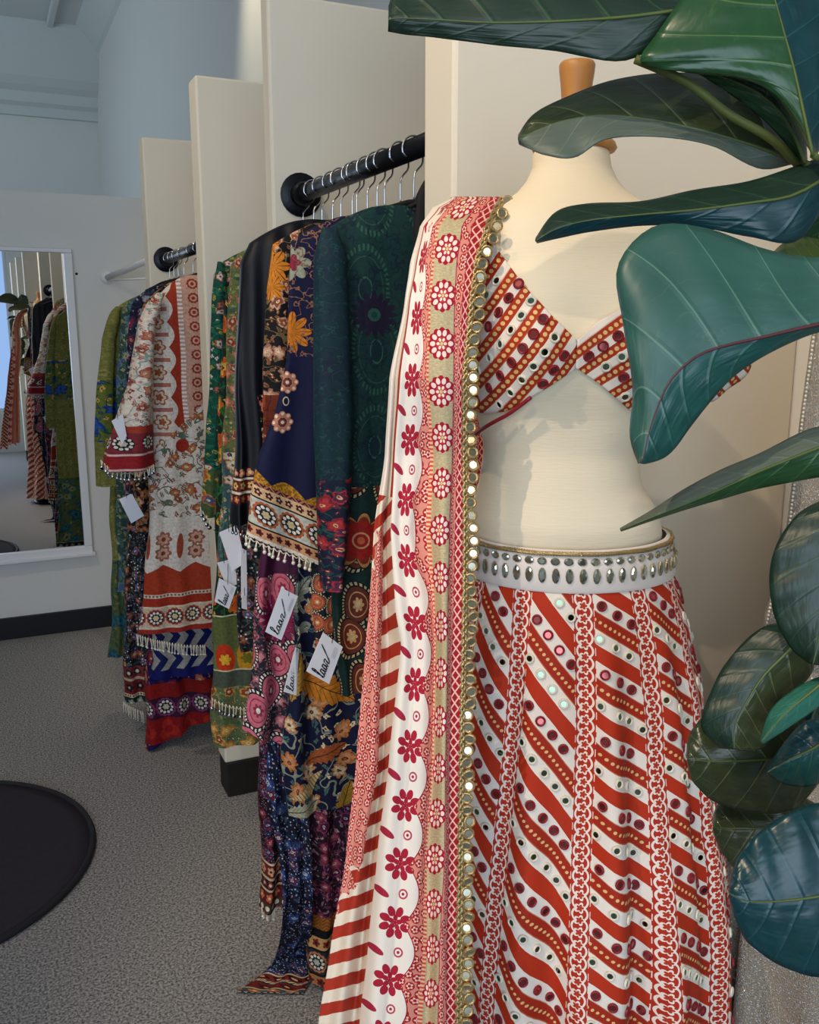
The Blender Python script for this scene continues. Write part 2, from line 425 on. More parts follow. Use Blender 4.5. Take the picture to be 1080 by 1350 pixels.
def place_discs(parent,items,limit=300,name='mirror_disc'):
    """items: (pos, normal, kind, prominence)"""
    items=sorted(items,key=lambda t:-t[3]); mb={}
    for i,(p,nrm,k,pr) in enumerate(items):
        q=Vector(nrm).to_track_quat('Z','Y').to_matrix().to_4x4(); q.translation=p
        if i<limit:
            o=bpy.data.objects.new(name,DM[k]); COL.objects.link(o); o.parent=parent; o.matrix_local=q
        else:
            me=DM[k]; b=mb.setdefault(k,MB())
            for poly in me.polygons: pass
            n0=len(b.v); b.v+=[q@v.co for v in me.vertices]
            for poly in me.polygons: b.f.append(tuple(n0+j for j in poly.vertices)); b.m.append(poly.material_index)
    for k,b in mb.items():
        o=b.build('mirror_discs',[DM[k].materials[0],DM[k].materials[1]],parent,False); o['kind']='stuff'
# ---- fabrics
def stripe_mat(name,blouse=False):
    g=G_(name,.7,.25); d,e_=g.uv(); t,v=g.uv('Second')
    wob=g.noise(g.vec(t,v),60,2); d=d+(wob-.5)*.02; f=g.frac(d)
    red='b53012'; white='eadfd2'
    col=g.over(white,(f<.25,red),(g.band(f,.48,.745),'a22814'))
    if blouse: col=g.over(white,(f<.26,'a83214'),(g.band(f,.5,.76),'a83214'))
    edge=g.mx(g.band(f,.475,.495),g.band(f,.735,.755)); 
    col=g.mix(edge*.6,col,'c9733f')
    yy=(g.frac(e_/.0062)-.5)*.0062; P=.056 if not blouse else .037
    dots=g.disc((f-.61)*P,yy,.0017)
    if blouse: dots=g.mx(g.disc((f-.63)*P,yy,.0021),g.disc((f-.13)*P,yy,.0021))
    col=g.mix(dots,col,'e3b878')
    if not blouse:
        T=.0135; y1=(g.frac(v/T)-.5)*T; y2=(g.frac(v/T+.5)-.5)*T
        m1=g.abs(t)<.0105; col=g.mix(m1,col,'b02c18')
        r1=g.abs(g.sqrt(t*t+y1*y1)-.0078)<.0010; pet=g.petal(t+.001,y2,5,.0058,.5)*(1-g.petal(t+.001,y2,5,.0038,.4)) if False else g.petal(t,y2,5,.0062,.45)
        core=g.petal(t,y2,5,.0040,.45); tri=(g.abs(t)>.0082)*(g.abs(y1)<(.0105-g.abs(t))*2.)
        w1=g.mx(g.mx(r1,pet),g.band(g.abs(t),.0098,.0116)*g.band(g.abs(y1),.0,.004))
        col=g.over(col,(m1*w1,'f0ded0'),(m1*core,'b4371f'))
    fine=g.noise(g.vec(t,v),900,2)
    return g.out(col,fine,.25,.0006,rough=None)
M['stripe']=stripe_mat('red_white_stripe_cotton'); M['stripe_b']=stripe_mat('red_white_stripe_blouse',True)
# ---- lehenga skirt
SK=rows_z([(690,617,873),(742,612,882),(770,606,892),(830,596,906),(900,586,919),(1040,566,934),(1100,556,944),(1200,548,951),(1350,545,949)])
zl=SK[0][0]; SK=[(.05,SK[0][1],.245),(.35,SK[0][1],.205)]+SK
ZW=SK[-1][0]; ZB=ml(745,742).z
DR=.205
def trim_th(i,z): return .0+.53*i-DR*(ZW-z)/.55*.55*(1 if i<3 else .4)
def pleat(th,z):
    t=max(0,(ZB-z))/.55; w=.25+1.2*min(1,t)
    s=math.sin(th*13+.6*math.sin(z*4+th)+1.2*t)+.5*math.sin(th*22+2+z*3)
    return .0095*w*s*min(1,t*5)*(1+ .5*math.sin(th*3+1))
def skp(th,z,off=0.):
    c,a=interp(SK,z)[:2]
    r=1+(pleat(th,z)+off)/a; bf=a*.86 if math.cos(th)>0 else min(a*.86,.19)
    return Vector((c+a*r*math.sin(th),-bf*r*math.cos(th),z))
def slope_of(i): return {-1:1.2,0:.66,1:.8}.get(i,1.1 if i<0 else .8)
def per_of(i): return .058*math.sqrt(1+slope_of(i)**2)
def dcoord(i,th,z):
    a=interp(SK,z)[1]; x=(th-trim_th(i,z))*a*.95; s=slope_of(i); P=per_of(i)
    L=math.sqrt(1+s*s); return ((z+s*x)/P,(x-s*z)/L)
sk=empty('lehenga_skirt',(MO[0],MO[1],0),RZ,'full red and white diagonal striped skirt with mirror work on the dress form','skirt')
NPAN=11; SUB=18; NV=110; vs=[];fs=[];uv=[];uv2=[]
tot=2*PI/.56
for i in range(-5,6):
    for k in range(SUB+1):
        for j in range(NV+1):
            z=lerp(.05,ZB+.004,j/NV); 
            t0=trim_th(i,z); t1=trim_th(i+1,z) if i<5 else trim_th(-5,z)+2*PI
            vs.append(skp(lerp(t0,t1,k/SUB),z))
def vid(i,k,j): return ((i+5)*(SUB+1)+k)*(NV+1)+j
for i in range(-5,6):
    for k in range(SUB):
        for j in range(NV):
            fs.append((vid(i,k,j),vid(i,k+1,j),vid(i,k+1,j+1),vid(i,k,j+1)))
            cu=[];cv=[]
            for kk,jj in ((k,j),(k+1,j),(k+1,j+1),(k,j+1)):
                z=lerp(.05,ZB+.004,jj/NV); t0=trim_th(i,z); t1=trim_th(i+1,z) if i<5 else trim_th(-5,z)+2*PI
                th=lerp(t0,t1,kk/SUB); a=interp(SK,z)[1]
                cu.append(dcoord(i,th,z)); tr=(th-t0)*a*.95 if kk<=SUB/2 and k<SUB/2 else (th-t1)*a*.95
                cv.append((tr,z))
            uv.append(cu); uv2.append(cv)
mk('skirt_cloth',vs,fs,M['stripe'],sk,uv=dict(enumerate(uv)),uv2=dict(enumerate(uv2)))
items=[]
for i in range(-5,6):
    s=slope_of(i); P=per_of(i); L=math.sqrt(1+s*s)
    for kk in range(-60,60):
        for off,kind in ((.36,'w'),(.87,'r')):
            dd=kk+off
            for n_ in range(0,40):
                x=.014+n_*.0185/L*1.05+(.004 if kind=='r' else 0); z=dd*P-s*x
                if z<.07 or z>ZB-.012: continue
                a=interp(SK,z)[1]; th=trim_th(i,z)+x/(a*.95); t1=trim_th(i+1,z) if i<5 else trim_th(-5,z)+2*PI
                if th>t1-.013/a: continue
                p=skp(th,z); nx=(skp(th+.01,z)-p).cross(skp(th,z+.003)-p).normalized()
                if nx.y*math.cos(th)>0: nx=-nx
                vis=math.cos(th)-.0-(0 if z>.55 else 3)-(2 if th<-1.0 else 0)
                items.append((p+nx*.0004,nx,kind,vis+random.random()*.01))
place_discs(sk,items)
# waistband, cord and crystals
m=MB(); vs=[];fs=[]; NB=96
def wb(th,z,off=.003):
    c,a=interp(SK,z)[:2]; bf=a*.86
    return Vector((c+(a+off)*math.sin(th),-(bf+off)*math.cos(th),z))
ztop=ml(745,704).z+.004
for j,(z,o_) in enumerate(((ZB-.006,.0015),(ZB-.003,.004),((ZB+ztop)/2,.005),(ztop,.005),(ztop+.001,.001))):
    for k in range(NB): vs.append(wb(2*PI*k/NB,z,o_))
for j in range(4):
    for k in range(NB): fs.append((j*NB+k,j*NB+(k+1)%NB,(j+1)*NB+(k+1)%NB,(j+1)*NB+k))
mk('waistband',vs,fs,plain('white_waistband','e9dfd6',.6,noise=.05),sk)
m=MB(); NC=260
for s in range(3):
    m.tube([wb(2*PI*k/NC,ztop-.002,.007)+Vector((0,0,.0016*math.cos(k*2.2+s*2.1))) +.0014*math.sin(k*2.2+s*2.1)*Vector((math.sin(2*PI*k/NC),-math.cos(2*PI*k/NC),0)) for k in range(NC+1)],.0015,6,caps=False)
m.build('gold_cord',M['gold'],sk)
def gem_mesh(nm,w,h,d):
    m=MB(); n=10
    for q,z in ((1,0),(.94,d*.5),(.6,d)): m.v+=[Vector((w*q*math.cos(2*PI*k/n),h*q*math.sin(2*PI*k/n),z)) for k in range(n)]
    for j in range(2):
        for k in range(n): m.f.append((j*n+k,j*n+(k+1)%n,(j+1)*n+(k+1)%n,(j+1)*n+k)); m.m.append(0 if j==0 else 1)
    m.f.append(tuple(2*n+k for k in range(n))); m.m.append(1)
    me=bpy.data.meshes.new(nm); me.from_pydata([tuple(v) for v in m.v],[],m.f); me.materials.append(M['gold']); me.materials.append(M['gem']); me.polygons.foreach_set('material_index',m.m); me.update(); return me
G1=gem_mesh('drop_crystal',.0042,.0085,.0025); G2=gem_mesh('round_crystal',.0052,.0042,.002)
for k in range(54):
    th=2*PI*k/54
    for me,zz in ((G1,ztop-.0255),(G2,ztop-.0105)):
        p=wb(th,zz,.0058); nrm=Vector((math.sin(th),-math.cos(th),0))
        X=Vector((math.cos(th),math.sin(th),0)); R_=Matrix((X,Vector((0,0,1)),nrm)).transposed().to_4x4(); R_.translation=p
        o=bpy.data.objects.new(me.name.split('.')[0],me); COL.objects.link(o); o.parent=sk; o.matrix_local=R_
# ---- blouse
bl=empty('crop_blouse',(MO[0],MO[1],0),RZ,'red and white striped cropped blouse with mirror work and V neck on the dress form','blouse')
def P2(px,py,yl=-.1): v=ml(px,py,yl); return v.x,v.z
VX,VZ=P2(757,449,-.11); PX,PZ=P2(757,484,-.11)
up_l=sorted([P2(650,318,-.08),P2(690,378,-.1),P2(725,418,-.11)]+[(VX,VZ)])
up_r=[(VX,VZ)]+[P2(785,425,-.11),P2(812,410,-.11),P2(850,355,-.1),P2(880,310,-.08)]
lo_l=sorted([P2(612,541,-.02),P2(640,546,-.06),P2(672,543,-.1),P2(700,524,-.11)]+[(PX,PZ)])
lo_r=[(PX,PZ),P2(790,506,-.11),P2(832,541,-.11),P2(860,548,-.08),P2(890,540,-.03)]
def pl(tab,x):
    if x<=tab[0][0]: return tab[0][1]
    for a,b in zip(tab,tab[1:]):
        if x<=b[0]: return lerp(a[1],b[1],(x-a[0])/(b[0]-a[0]))
    return tab[-1][1]
def bd(x,z,side):
    al=math.radians(56 if side<0 else 36)
    if side<0 and x<VX-.098: al=math.radians(52+ (VX-.098-x)*500 if False else 80)
    return ((x*math.sin(al)-z*math.cos(al))/.037,x*math.cos(al)+z*math.sin(al))
items=[]
for side,up,lo in ((-1,up_l,lo_l),(1,up_r,lo_r)):
    c0=torso(BZ)[0]; xa=c0-.132 if side<0 else VX; xb=VX if side<0 else c0+.132
    NX,NZ=46,44; vs=[];fs=[];uv=[];uv2=[]
    for i in range(NX+1):
        x=lerp(xa,xb,i/NX)
        zu=pl(up,x); zlw=pl(lo,x)
        if side<0 and x<up[0][0]: zu=up[0][1]+.01
        for j in range(NZ+1):
            z=lerp(zlw,zu,j/NZ); q=abs(x-VX)
            y=tfront(x,z,.0045)-.002*math.sin(x*90+z*30)*min(1,q*20)
            vs.append((x,y,z))
    for i in range(NX):
        for j in range(NZ):
            f=(i*(NZ+1)+j,(i+1)*(NZ+1)+j,(i+1)*(NZ+1)+j+1,i*(NZ+1)+j+1); fs.append(f)
    uvs=[bd(v[0],v[2],side) for v in vs]; uv2=[(v[0],v[2]) for v in vs]
    o=mk('cup',vs,fs,M['stripe_b'],bl,uv=uvs,uv2=uv2)
    sm=o.modifiers.new('thickness','SOLIDIFY'); sm.thickness=.002; sm.offset=0
    al=math.radians(56 if side<0 else 36)
    for kk in range(-60,60):
        for off,kind in ((.38,'w'),(.88,'r')):
            for n_ in range(-60,160):
                e_=n_*.0165+(.008 if kind=='r' else 0); D=(kk+off)*.037
                x=D*math.sin(al)+e_*math.cos(al); z=-D*math.cos(al)+e_*math.sin(al)
                if x<xa+.008 or x>xb-.004 or z>pl(up,x)-.006 or z<pl(lo,x)+.006: continue
                if side<0 and x<VX-.098: continue
                y=tfront(x,z,.0045)-.002*math.sin(x*90+z*30)*min(1,abs(x-VX)*20)-.0012; p=Vector((x,y,z))
                nx=Vector((tfront(x+.002,z)-tfront(x-.002,z),-.004,tfront(x,z+.002)-tfront(x,z-.002))); nx.normalize()
                items.append((p,nx,kind,random.random()))
place_discs(bl,items)
# back strap: dashed cord from the band
m=MB()
pts=[ml(700,524,-.112),ml(672,545,-.1),ml(645,560,-.085),ml(628,572,-.05),ml(616,588,.0),ml(622,600,.05)]
m.tube(catmull(pts,24),.0022,6); m.build('tie_cord',M['ring_red'],bl)
# right flutter sleeve
vs=[];fs=[];uvs=[];uv2=[]
c,a,f_,b_=torso(ml(740,400).z)
S0=[ml(880,330,-.06),ml(905,380,-.07),ml(905,450,-.075),ml(888,520,-.06)]
S1=[ml(930,330,-.02),ml(975,400,-.03),ml(991,478,-.04),ml(938,528,-.06)]
A=catmull(S0,24);B=catmull(S1,24)
for i in range(25):
    for j in range(13):
        t=j/12; p=A[i].lerp(B[i],t); p.y+=-.018*math.sin(PI*t)+.004*math.sin(i*1.3)*t; vs.append(p)
for i in range(24):
    for j in range(12): fs.append((i*13+j,i*13+j+1,(i+1)*13+j+1,(i+1)*13+j))
uvs=[((v.x*.5+v.z*.86)/.037,v.x*.86-v.z*.5) for v in vs]; uv2=[(v.x,v.z) for v in vs]
o=mk('sleeve',vs,fs,M['stripe_b'],bl,uv=uvs,uv2=uv2); sm=o.modifiers.new('thickness','SOLIDIFY'); sm.thickness=.002
# left sleeve under the dupatta
A=catmull([ml(625,325,-.07),ml(612,380,-.075),ml(612,450,-.07),ml(622,525,-.06)],16);B=catmull([ml(585,330,-.02),ml(575,400,-.02),ml(575,460,-.02),ml(585,505,-.03)],16)
vs=[A[i].lerp(B[i],j/8)+Vector((0,-.012*math.sin(PI*j/8),0)) for i in range(17) for j in range(9)]
fs=[(i*9+j,(i+1)*9+j,(i+1)*9+j+1,i*9+j+1) for i in range(16) for j in range(8)]
o=mk('sleeve',vs,fs,M['stripe_b'],bl,uv=[((v.x*.5+v.z*.86)/.037,v.x) for v in vs],uv2=[(v.x,v.z) for v in vs]); sm=o.modifiers.new('thickness','SOLIDIFY'); sm.thickness=.002
# ---- dupatta
def dupatta_mat():
    g=G_('red_printed_chiffon',.75,.2); u,v=g.uv(); wn=g.noise(g.vec(u,v),50,2); 
    P=.0595; cream='ecdfd0'; crim='a01428'; pink='dc8f84'; rust='b23a20'; gold='c3b07c'
    def dots(x,y,n,R,r,ph=0.):
        a=g.atan2(y,x); d=g.sqrt(x*x+y*y); k=(g.frac(a*(n/(2*PI))+.5+ph)-.5)*(2*PI/n)*d; q=d-R
        return (q*q*.6+k*k)<(r*r)
    # dense small floral (used in bands)
    D,rn,lx,ly,r2=g.voro(u*105.,v*105.,.6); dn=g.sqrt(lx*lx+ly*ly)
    dense=g.over(lin('d98c7a'),(dn<.47,'a81c20'),(g.petal(lx,ly,5,.36,.5),'eec0ae'),(dn<.15,'9c1a22'))
    col=lin(cream)
    # field motifs
    yv=(g.frac(v/P)-.5)*P; x=u-.100; xr=x*.92+yv*.35; yr=yv*.92-x*.35
    fl=g.mx(dots(xr,yr,8,.0118,.0040),g.mx(dots(xr,yr,5,.0052,.0026),g.disc(xr,yr,.0020)))
    col=g.mix(fl,col,'a81c32')
    y2=(g.frac(v/P+.5)-.5)*P; x2=u-.118; xa=x2*.86+y2*.5; ya=y2*.86-x2*.5
    leaf=(xa*xa*.12+ya*ya)<.000012; col=g.mix(leaf*(g.abs(xa)<.014),col,'a5243a')
    x3=u-.094; xb=x3*.86+y2*.5; yb=y2*.86-x3*.5
    col=g.over(col,(g.disc(xb,yb,.0052),'b8405a'),(g.disc(xb,yb,.0034),cream),(g.disc(xb,yb,.0016),'a5243a'))
    # scalloped boundary
    sc=g.abs(g.sin(v*(PI/P)+PI/2)); edge=.0765+(1.-sc)*.013
    col=g.over(col,(u<edge+.0012,'a61c30'),(u<edge,dense))
    # stripes
    st=g.frac((v+(u-.125)*.35+(wn-.5)*.004)/.0275)<.5
    stripe=g.mix(st,'e6d6bf','a93220')
    zone=(u>.1255)*(v<ZS1)
    up=(u>.1255)*(v>ZS1-.0001); col=g.over(col,(zone,stripe),(up*(u<.135),'a93220'))
    # far fold
    ff=(u>.157)*g.band(v+(wn-.5)*.12+(u-.17)*1.5,ZS3,ZS2); col=g.mix(ff,col,dense)
    # left narrow floral, medallion band
    col=g.mix(u<.0695,col,g.mix(g.frac(v/.0042)<.5,'cf5a3c','eebfa0'))
    G2c=g.mix(g.noise(g.vec(u*1.,v*2.5),260,3),'8f7a4c','e2d3ac')
    col=g.mix(u<.0655,col,G2c)
    Q=.0455; ym=(g.frac(v/Q)-.5)*Q; xm=u-.0515
    col=g.over(col,(g.petal(xm,ym,12,.0158,.12),'a81228'),(dots(xm,ym,10,.0105,.0024),'f0d8cc'),(g.disc(xm,ym,.0064),'c23444'),(dots(xm,ym,6,.0042,.0014),'f0e0c8'),(g.disc(xm,ym,.0018),'d8c07c'))
    col=g.over(col,(u<.0375,'a3204a'),(u<.0362,dense),(u<.0232,'a3204a'))
    q=.0105; la=g.frac((u+v)/q); lb=g.frac((u-v)/q)
    lat=g.mx(la<.22,lb<.22); col=g.mix(u<.0222,col,g.mix(lat,'9c1822','ecb4a6'))
    col=g.mix(u<.0085,col,gold)
    fine=g.noise(g.vec(u,v),1500,2)
    return g.out(col,fine,.2,.0005)
ZS1=ml(520,650,-.1).z; ZS2=ml(490,700,-.1).z; ZS3=ml(470,1125,-.15).z
DU=[(262,668,660,648,636,612,604,600,598,596),(275,660,652,638,624,598,590,580,574,570),(300,648,640,622,609,578,570,560,556,554),(350,632,626,615,602,572,563,550,546,541),
(400,626,620,610,599,568,560,541,537,534),(500,617,611,605,598,565,557,528,520,514),(600,617,611,603,596,572,557,521,514,508),(700,618,612,600,592,568,546,516,504,493),
(800,617,611,598,590,574,566,522,503,487),(850,616,610,596,590,575,568,530,501,482),(1000,612,607,592,587,572,563,514,498,470),(1130,612,605,591,586,562,555,498,478,456),
(1250,612,603,589,580,562,546,486,462,436),(1350,612,602,588,578,556,533,475,448,420),(1500,612,600,585,573,550,525,462,428,394),(1700,612,600,584,572,548,522,450,405,370)]
UU=(0,.008,.0225,.037,.066,.078,.125,.158,.19)
YL=[(262,-.015),(275,-.05),(300,-.085),(350,-.105),(400,-.125),(500,-.14),(600,-.13),(700,-.145),(850,-.175),(1000,-.2),(1350,-.235),(1700,-.27)]
du=empty('dupatta',(MO[0],MO[1],0),RZ,'long red and cream printed stole with mirror edging draped over the dress form shoulder','stole')
NU=96; NVR=230; vs=[];fs=[];uvs=[]
def dpoint(py,u,rp=1):
    row=interp(DU,py); k=0
    while k<7 and u>UU[k+1]: k+=1
    t=(u-UU[k])/(UU[k+1]-UU[k]); px=lerp(row[k],row[k+1],t)
    yl=interp(YL,py)[0]; w=min(1,max(0,(py-300)/500))
    rip=(.010*math.sin(u*85+py*.002)+.006*math.sin(u*160+1+py*.003))*w
    yl+=rp*rip*(1.1 if u>.1 else .7)+max(0,u-.06)*.22
    return ml(px,py,yl)
# back fall behind the shoulder
def dback(s,u):
    p=dpoint(262,u); q=dpoint(275,u)
    t=s
    return Vector((p.x+.01*t*0-.0*t,p.y+.16*(1-math.exp(-t*3.2))+.01*math.sin(u*90)*t,p.z+.006*math.sin(min(1,t*6)*PI)-max(0,t-.08)*.9))
NB_=24
for j in range(-NB_,NVR+1):
    py=262+ (1700-262)*(max(j,0)/NVR)**1.0
    for i in range(NU+1):
        u=.19*i/NU
        p=dpoint(py,u) if j>=0 else dback(-j/NB_,u)
        vs.append(p); uvs.append((u,dpoint(py,u,0).z if j>=0 else 2*dpoint(262,u).z-p.z))
W1=NU+1
for j in range(NVR+NB_):
    for i in range(NU): fs.append((j*W1+i,j*W1+i+1,(j+1)*W1+i+1,(j+1)*W1+i))
o=mk('stole_cloth',vs,fs,dupatta_mat(),du,uv=uvs); sm=o.modifiers.new('thickness','SOLIDIFY'); sm.thickness=.0012; sm.offset=0
items=[];py=266.; 
while py<1690:
    p=dpoint(py,0.)+Vector((.0035+.0015*math.sin(py*.7),-.004,0)); nrm=Vector((.25*math.sin(py*1.7),-1,.35*math.sin(py*2.3)+.1)).normalized()
    items.append((p,nrm,'s',-py)); py+=16.5 if py<900 else 15.5
place_discs(du,items)
m=MB()
for s in range(2):
    m.tube([dpoint(262+i*2.4,.004+.004*s)+Vector((.0012*math.sin(i*1.6+s*3),-.0022+.0008*math.cos(i*1.6+s*3),0)) for i in range(599)],.0017,5)
m.build('gold_cord',M['gold'],du)
# ================================================================ FABRIC PRINTS
def proj(p):
    q=(p[0],p[1],p[2]-H); d=sum(q[i]*Fv[i] for i in range(3))
    return (540+F*sum(q[i]*Rv[i] for i in range(3))/d,675-F*sum(q[i]*Uv[i] for i in range(3))/d,d)
def dotring(g,x,y,n,R,r):
    a=g.atan2(y,x); d=g.sqrt(x*x+y*y); k=(g.frac(a*(n/(2*PI))+.5)-.5)*(2*PI/n)*d; q=d-R
    return (q*q+k*k)<(r*r)
def floral(g,u,v,s,bg_,cols,leaf,line=None,n=5,dens=.42,vine=True,asp=1.):
    """layered printed florals: leaf sprays under petalled flowers with contrasting cores"""
    wx=g.noise(g.vec(u,v),s*.6,1); wy=g.noise(g.vec(u,v),s*3.,2)
    x=u*s*asp+(wx-.5)*.8+(wy-.5)*.35; y=v*s+(wx-.5)*.8-(wy-.5)*.3
    col=bg_ if not isinstance(bg_,str) else lin(bg_)
    D,r,lx,ly,r2=g.voro(x*2.9+7.7,y*2.9+2.3,.8); d=g.sqrt(lx*lx+ly*ly)
    sm_=g.petal(lx,ly,4,.30,.5)*(r>.45); col=g.over(col,(sm_,leaf[1]),(sm_*(r2>.6),cols[2]),((d<.08)*(r>.45),cols[3]))
    # leaves
    D,r,lx,ly,r2=g.voro(x*1.7+3.1,y*1.7+1.7,.9)
    an=r*6.28; ca,sa=g.cos(an),g.sin(an); a=lx*ca+ly*sa; b=ly*ca-lx*sa
    lf=((a*a)*.16+b*b)<(g.abs(a)*-.03+.022); rib=g.abs(b)<.02
    col=g.over(col,(lf,leaf[0]),(lf*(r2>.55),leaf[1]),(lf*rib,bg_ if isinstance(bg_,str) else leaf[1]))
    if vine:
        vn=g.abs(g.noise(g.vec(u,v),s*1.1,1)-.5)<.012; col=g.mix(vn,col,leaf[0])
    D,r,lx,ly,r2=g.voro(x,y,.85)
    d=g.sqrt(lx*lx+ly*ly); pt=g.petal(lx,ly,n,dens,.32); pi_=g.petal(lx,ly,n,dens*.72,.35,.4); 
    keep=r>.18
    col=g.over(col,(pt*keep,line or cols[0]),(g.petal(lx,ly,n,dens*.9,.32)*keep,cols[0]),(g.petal(lx,ly,n,dens*.9,.32)*keep*(r2>.5),cols[1]),
        (pi_*keep,cols[1]),(pi_*keep*(r2>.5),cols[2]),(pt*keep*(g.frac(g.atan2(ly,lx)*2.4)<.09)*(d>dens*.3),leaf[0]),((d<dens*.22)*keep,cols[3]),((d<dens*.1)*keep,cols[0]))
    return col
def paisley(g,u,v,s,bg_,fill,rim,core,asp=.62):
    x=u*s/asp; y=v*s; D,r,lx,ly,r2=g.voro(x,y,.55)
    lx=lx*asp+ly*ly*.5; d=g.sqrt(lx*lx+ly*ly*.45); a=g.atan2(ly,lx)
    teeth=g.frac(a*(30/(2*PI)))<.55
    col=g.over(bg_ if not isinstance(bg_,str) else lin(bg_),(d<.30,'15151c'),(g.band(d,.245,.285)*teeth,rim),(d<.225,fill),(g.band(d,.15,.165),core),(g.petal(lx,ly*.7,7,.10,.4),core),(d<.04,rim))
    return col
def bands(g,col,v,u,z,lst):
    """stack of border bands going up from z; each (height, base, motif, colour, colour2)"""
    for h,base,mo,c1,c2 in lst:
        mk_=g.band(v,z,z+h); yc=v-(z+h/2); P=h*.92
        layer=lin(base)
        if mo in('wheel','flower','dot','tri','bud'):
            x=(g.frac(u/P)-.5)*P
            if mo=='wheel': layer=g.over(layer,(g.petal(x,yc,14,h*.46,.1),c1),(g.disc(x,yc,h*.36),'1c2430'),(dotring(g,x,yc,10,h*.27,h*.065),'e8e0d0'),(g.petal(x,yc,6,h*.15,.3),c2))
            if mo=='flower': layer=g.over(layer,(g.petal(x,yc,5,h*.36,.4),c1),(g.disc(x,yc,h*.1),c2))
            if mo=='dot': layer=g.over(layer,(g.disc(x,yc,h*.3),c1))
            if mo=='bud': layer=g.over(layer,(g.petal(x,yc,3,h*.42,.5,.3),c1),(g.disc(x,yc,h*.16),c2))
            if mo=='tri': layer=g.over(layer,((g.abs(x)*1.1)<(yc+h*.5)*.5,c1))
        if mo=='line': layer=lin(c1)
        if mo=='chev': layer=g.mix(g.frac((g.abs(g.frac(u/.02)-.5)*.02+v)/.008)<.5,base,c1)
        col=g.mix(mk_,col,layer); z+=h
    return col
def fin_mat(g,col,u,v,bs=.25):
    n=g.noise(g.vec(u,v),120,4,.7); col=g.mix(g.mx(n-.42,0.)*1.5,col,'0c0b10')
    return g.out(col,g.noise(g.vec(u,v),700,2),bs,.0006)
def newg(nm,rough=.72,spec=.2): g=G_(nm,rough,spec); u,v=g.uv(); return g,u,v
FM={}
def fab(nm):
    def deco(f):
        g,u,v=newg(nm,*(f.__defaults__ or ())[0:2]); FM[nm]=f(g,u,v); return f
    return deco
def pxm(px,py,Y): p=onY(px,py,Y); return p.x,p.z
def hookY(px,z=ZR):
    a,b=1.0,4.6
    for _ in range(40):
        m_=(a+b)/2
        if proj((RX,m_,z))[0]>px: a=m_
        else: b=m_
    return a
HP=[399,413,424,438,449,464,470,484,497,507,528,546]
HY=[hookY(p) for p in HP]
Y_TEAL=HY[11]-.01; Y_NAVY=HY[8]; Y_KAF=HY[9]; Y_BLK=HY[7]; Y_PINK=HY[5]; Y_SOL=HY[3]; Y_SEQ=HY[2]; Y_TR=HY[1]; Y_BORD=HY[4]
YF_=.03
@fab('teal_paisley_silk')
def _(g,u,v):
    col=lin('123534')
    sx=u*11.; D,r,lx,ly,r2=g.voro(sx,v*8.,.3); d=g.sqrt(lx*lx+ly*ly*.6); a=g.atan2(ly,lx); te=g.frac(a*(44/(2*PI)))<.5
    col=g.over(col,(g.band(d,.36,.42)*te,'2c5647'),(g.band(d,.30,.31),'2a5246'),(g.petal(lx,ly,8,.2,.4),'0f2a33'),(g.band(d,.1,.12),'2c5647'))
    n=g.abs(g.noise(g.vec(u,v),45,1)-.5)<.02; col=g.mix(n,col,'0d2430')
    x0,z0=pxm(500,415,Y_TEAL-YF_); x=u-x0;y=v-z0
    col=g.over(col,(g.petal(x,y,16,.036,.35),'1d1730'),(g.disc(x,y,.010),'23554a'),(g.disc(x,y,.005),'183c3a'))
    lo=v<pxm(470,640,Y_TEAL)[1]; low=paisley(g,u,v,11.,'14302c','6e2f22','c9b787','d0a06a'); col=g.mix(lo,col,low)
    x0,z0=pxm(478,715,Y_TEAL-YF_); x=u-x0;y=v-z0
    col=g.over(col,(g.petal(x,y,9,.049,.35),'1a1a1c'),(g.petal(x,y,9,.046,.35),'b9854c'),(g.petal(x,y,9,.040,.3),'8a2a1c'),(g.disc(x,y,.031),'a31f1a'),(g.band(g.sqrt(x*x+y*y),.011,.014),'d79b6a'),(g.disc(x,y,.006),'c8603a'))
    return fin_mat(g,col,u,v)
@fab('teal_sleeve_silk')
def _(g,u,v):
    col=lin('12303a'); n=g.noise(g.vec(u,v),9,2); col=g.mix(g.mx(n-.4,0.)*2.2,col,'1d1a38')
    n=g.abs(g.noise(g.vec(u,v),60,2)-.5)<.012; col=g.mix(n,col,'1d4644')
    z0=pxm(440,625,Y_TEAL)[1]; col=g.mix(v<z0,col,floral(g,u,v,34.,'152036',('8c1f2c','b3323a','5c2348','d8b48a'),('244a48','7a2434')))
    return fin_mat(g,col,u,v)
@fab('rust_paisley_edging')
def _(g,u,v): return fin_mat(g,paisley(g,u,v,22.,'1c1c26','b25a3e','e0cfae','d88a5a',.5),u,v)
NAVC=('c9742a','d89048','e8d9b8','7d2b1c')
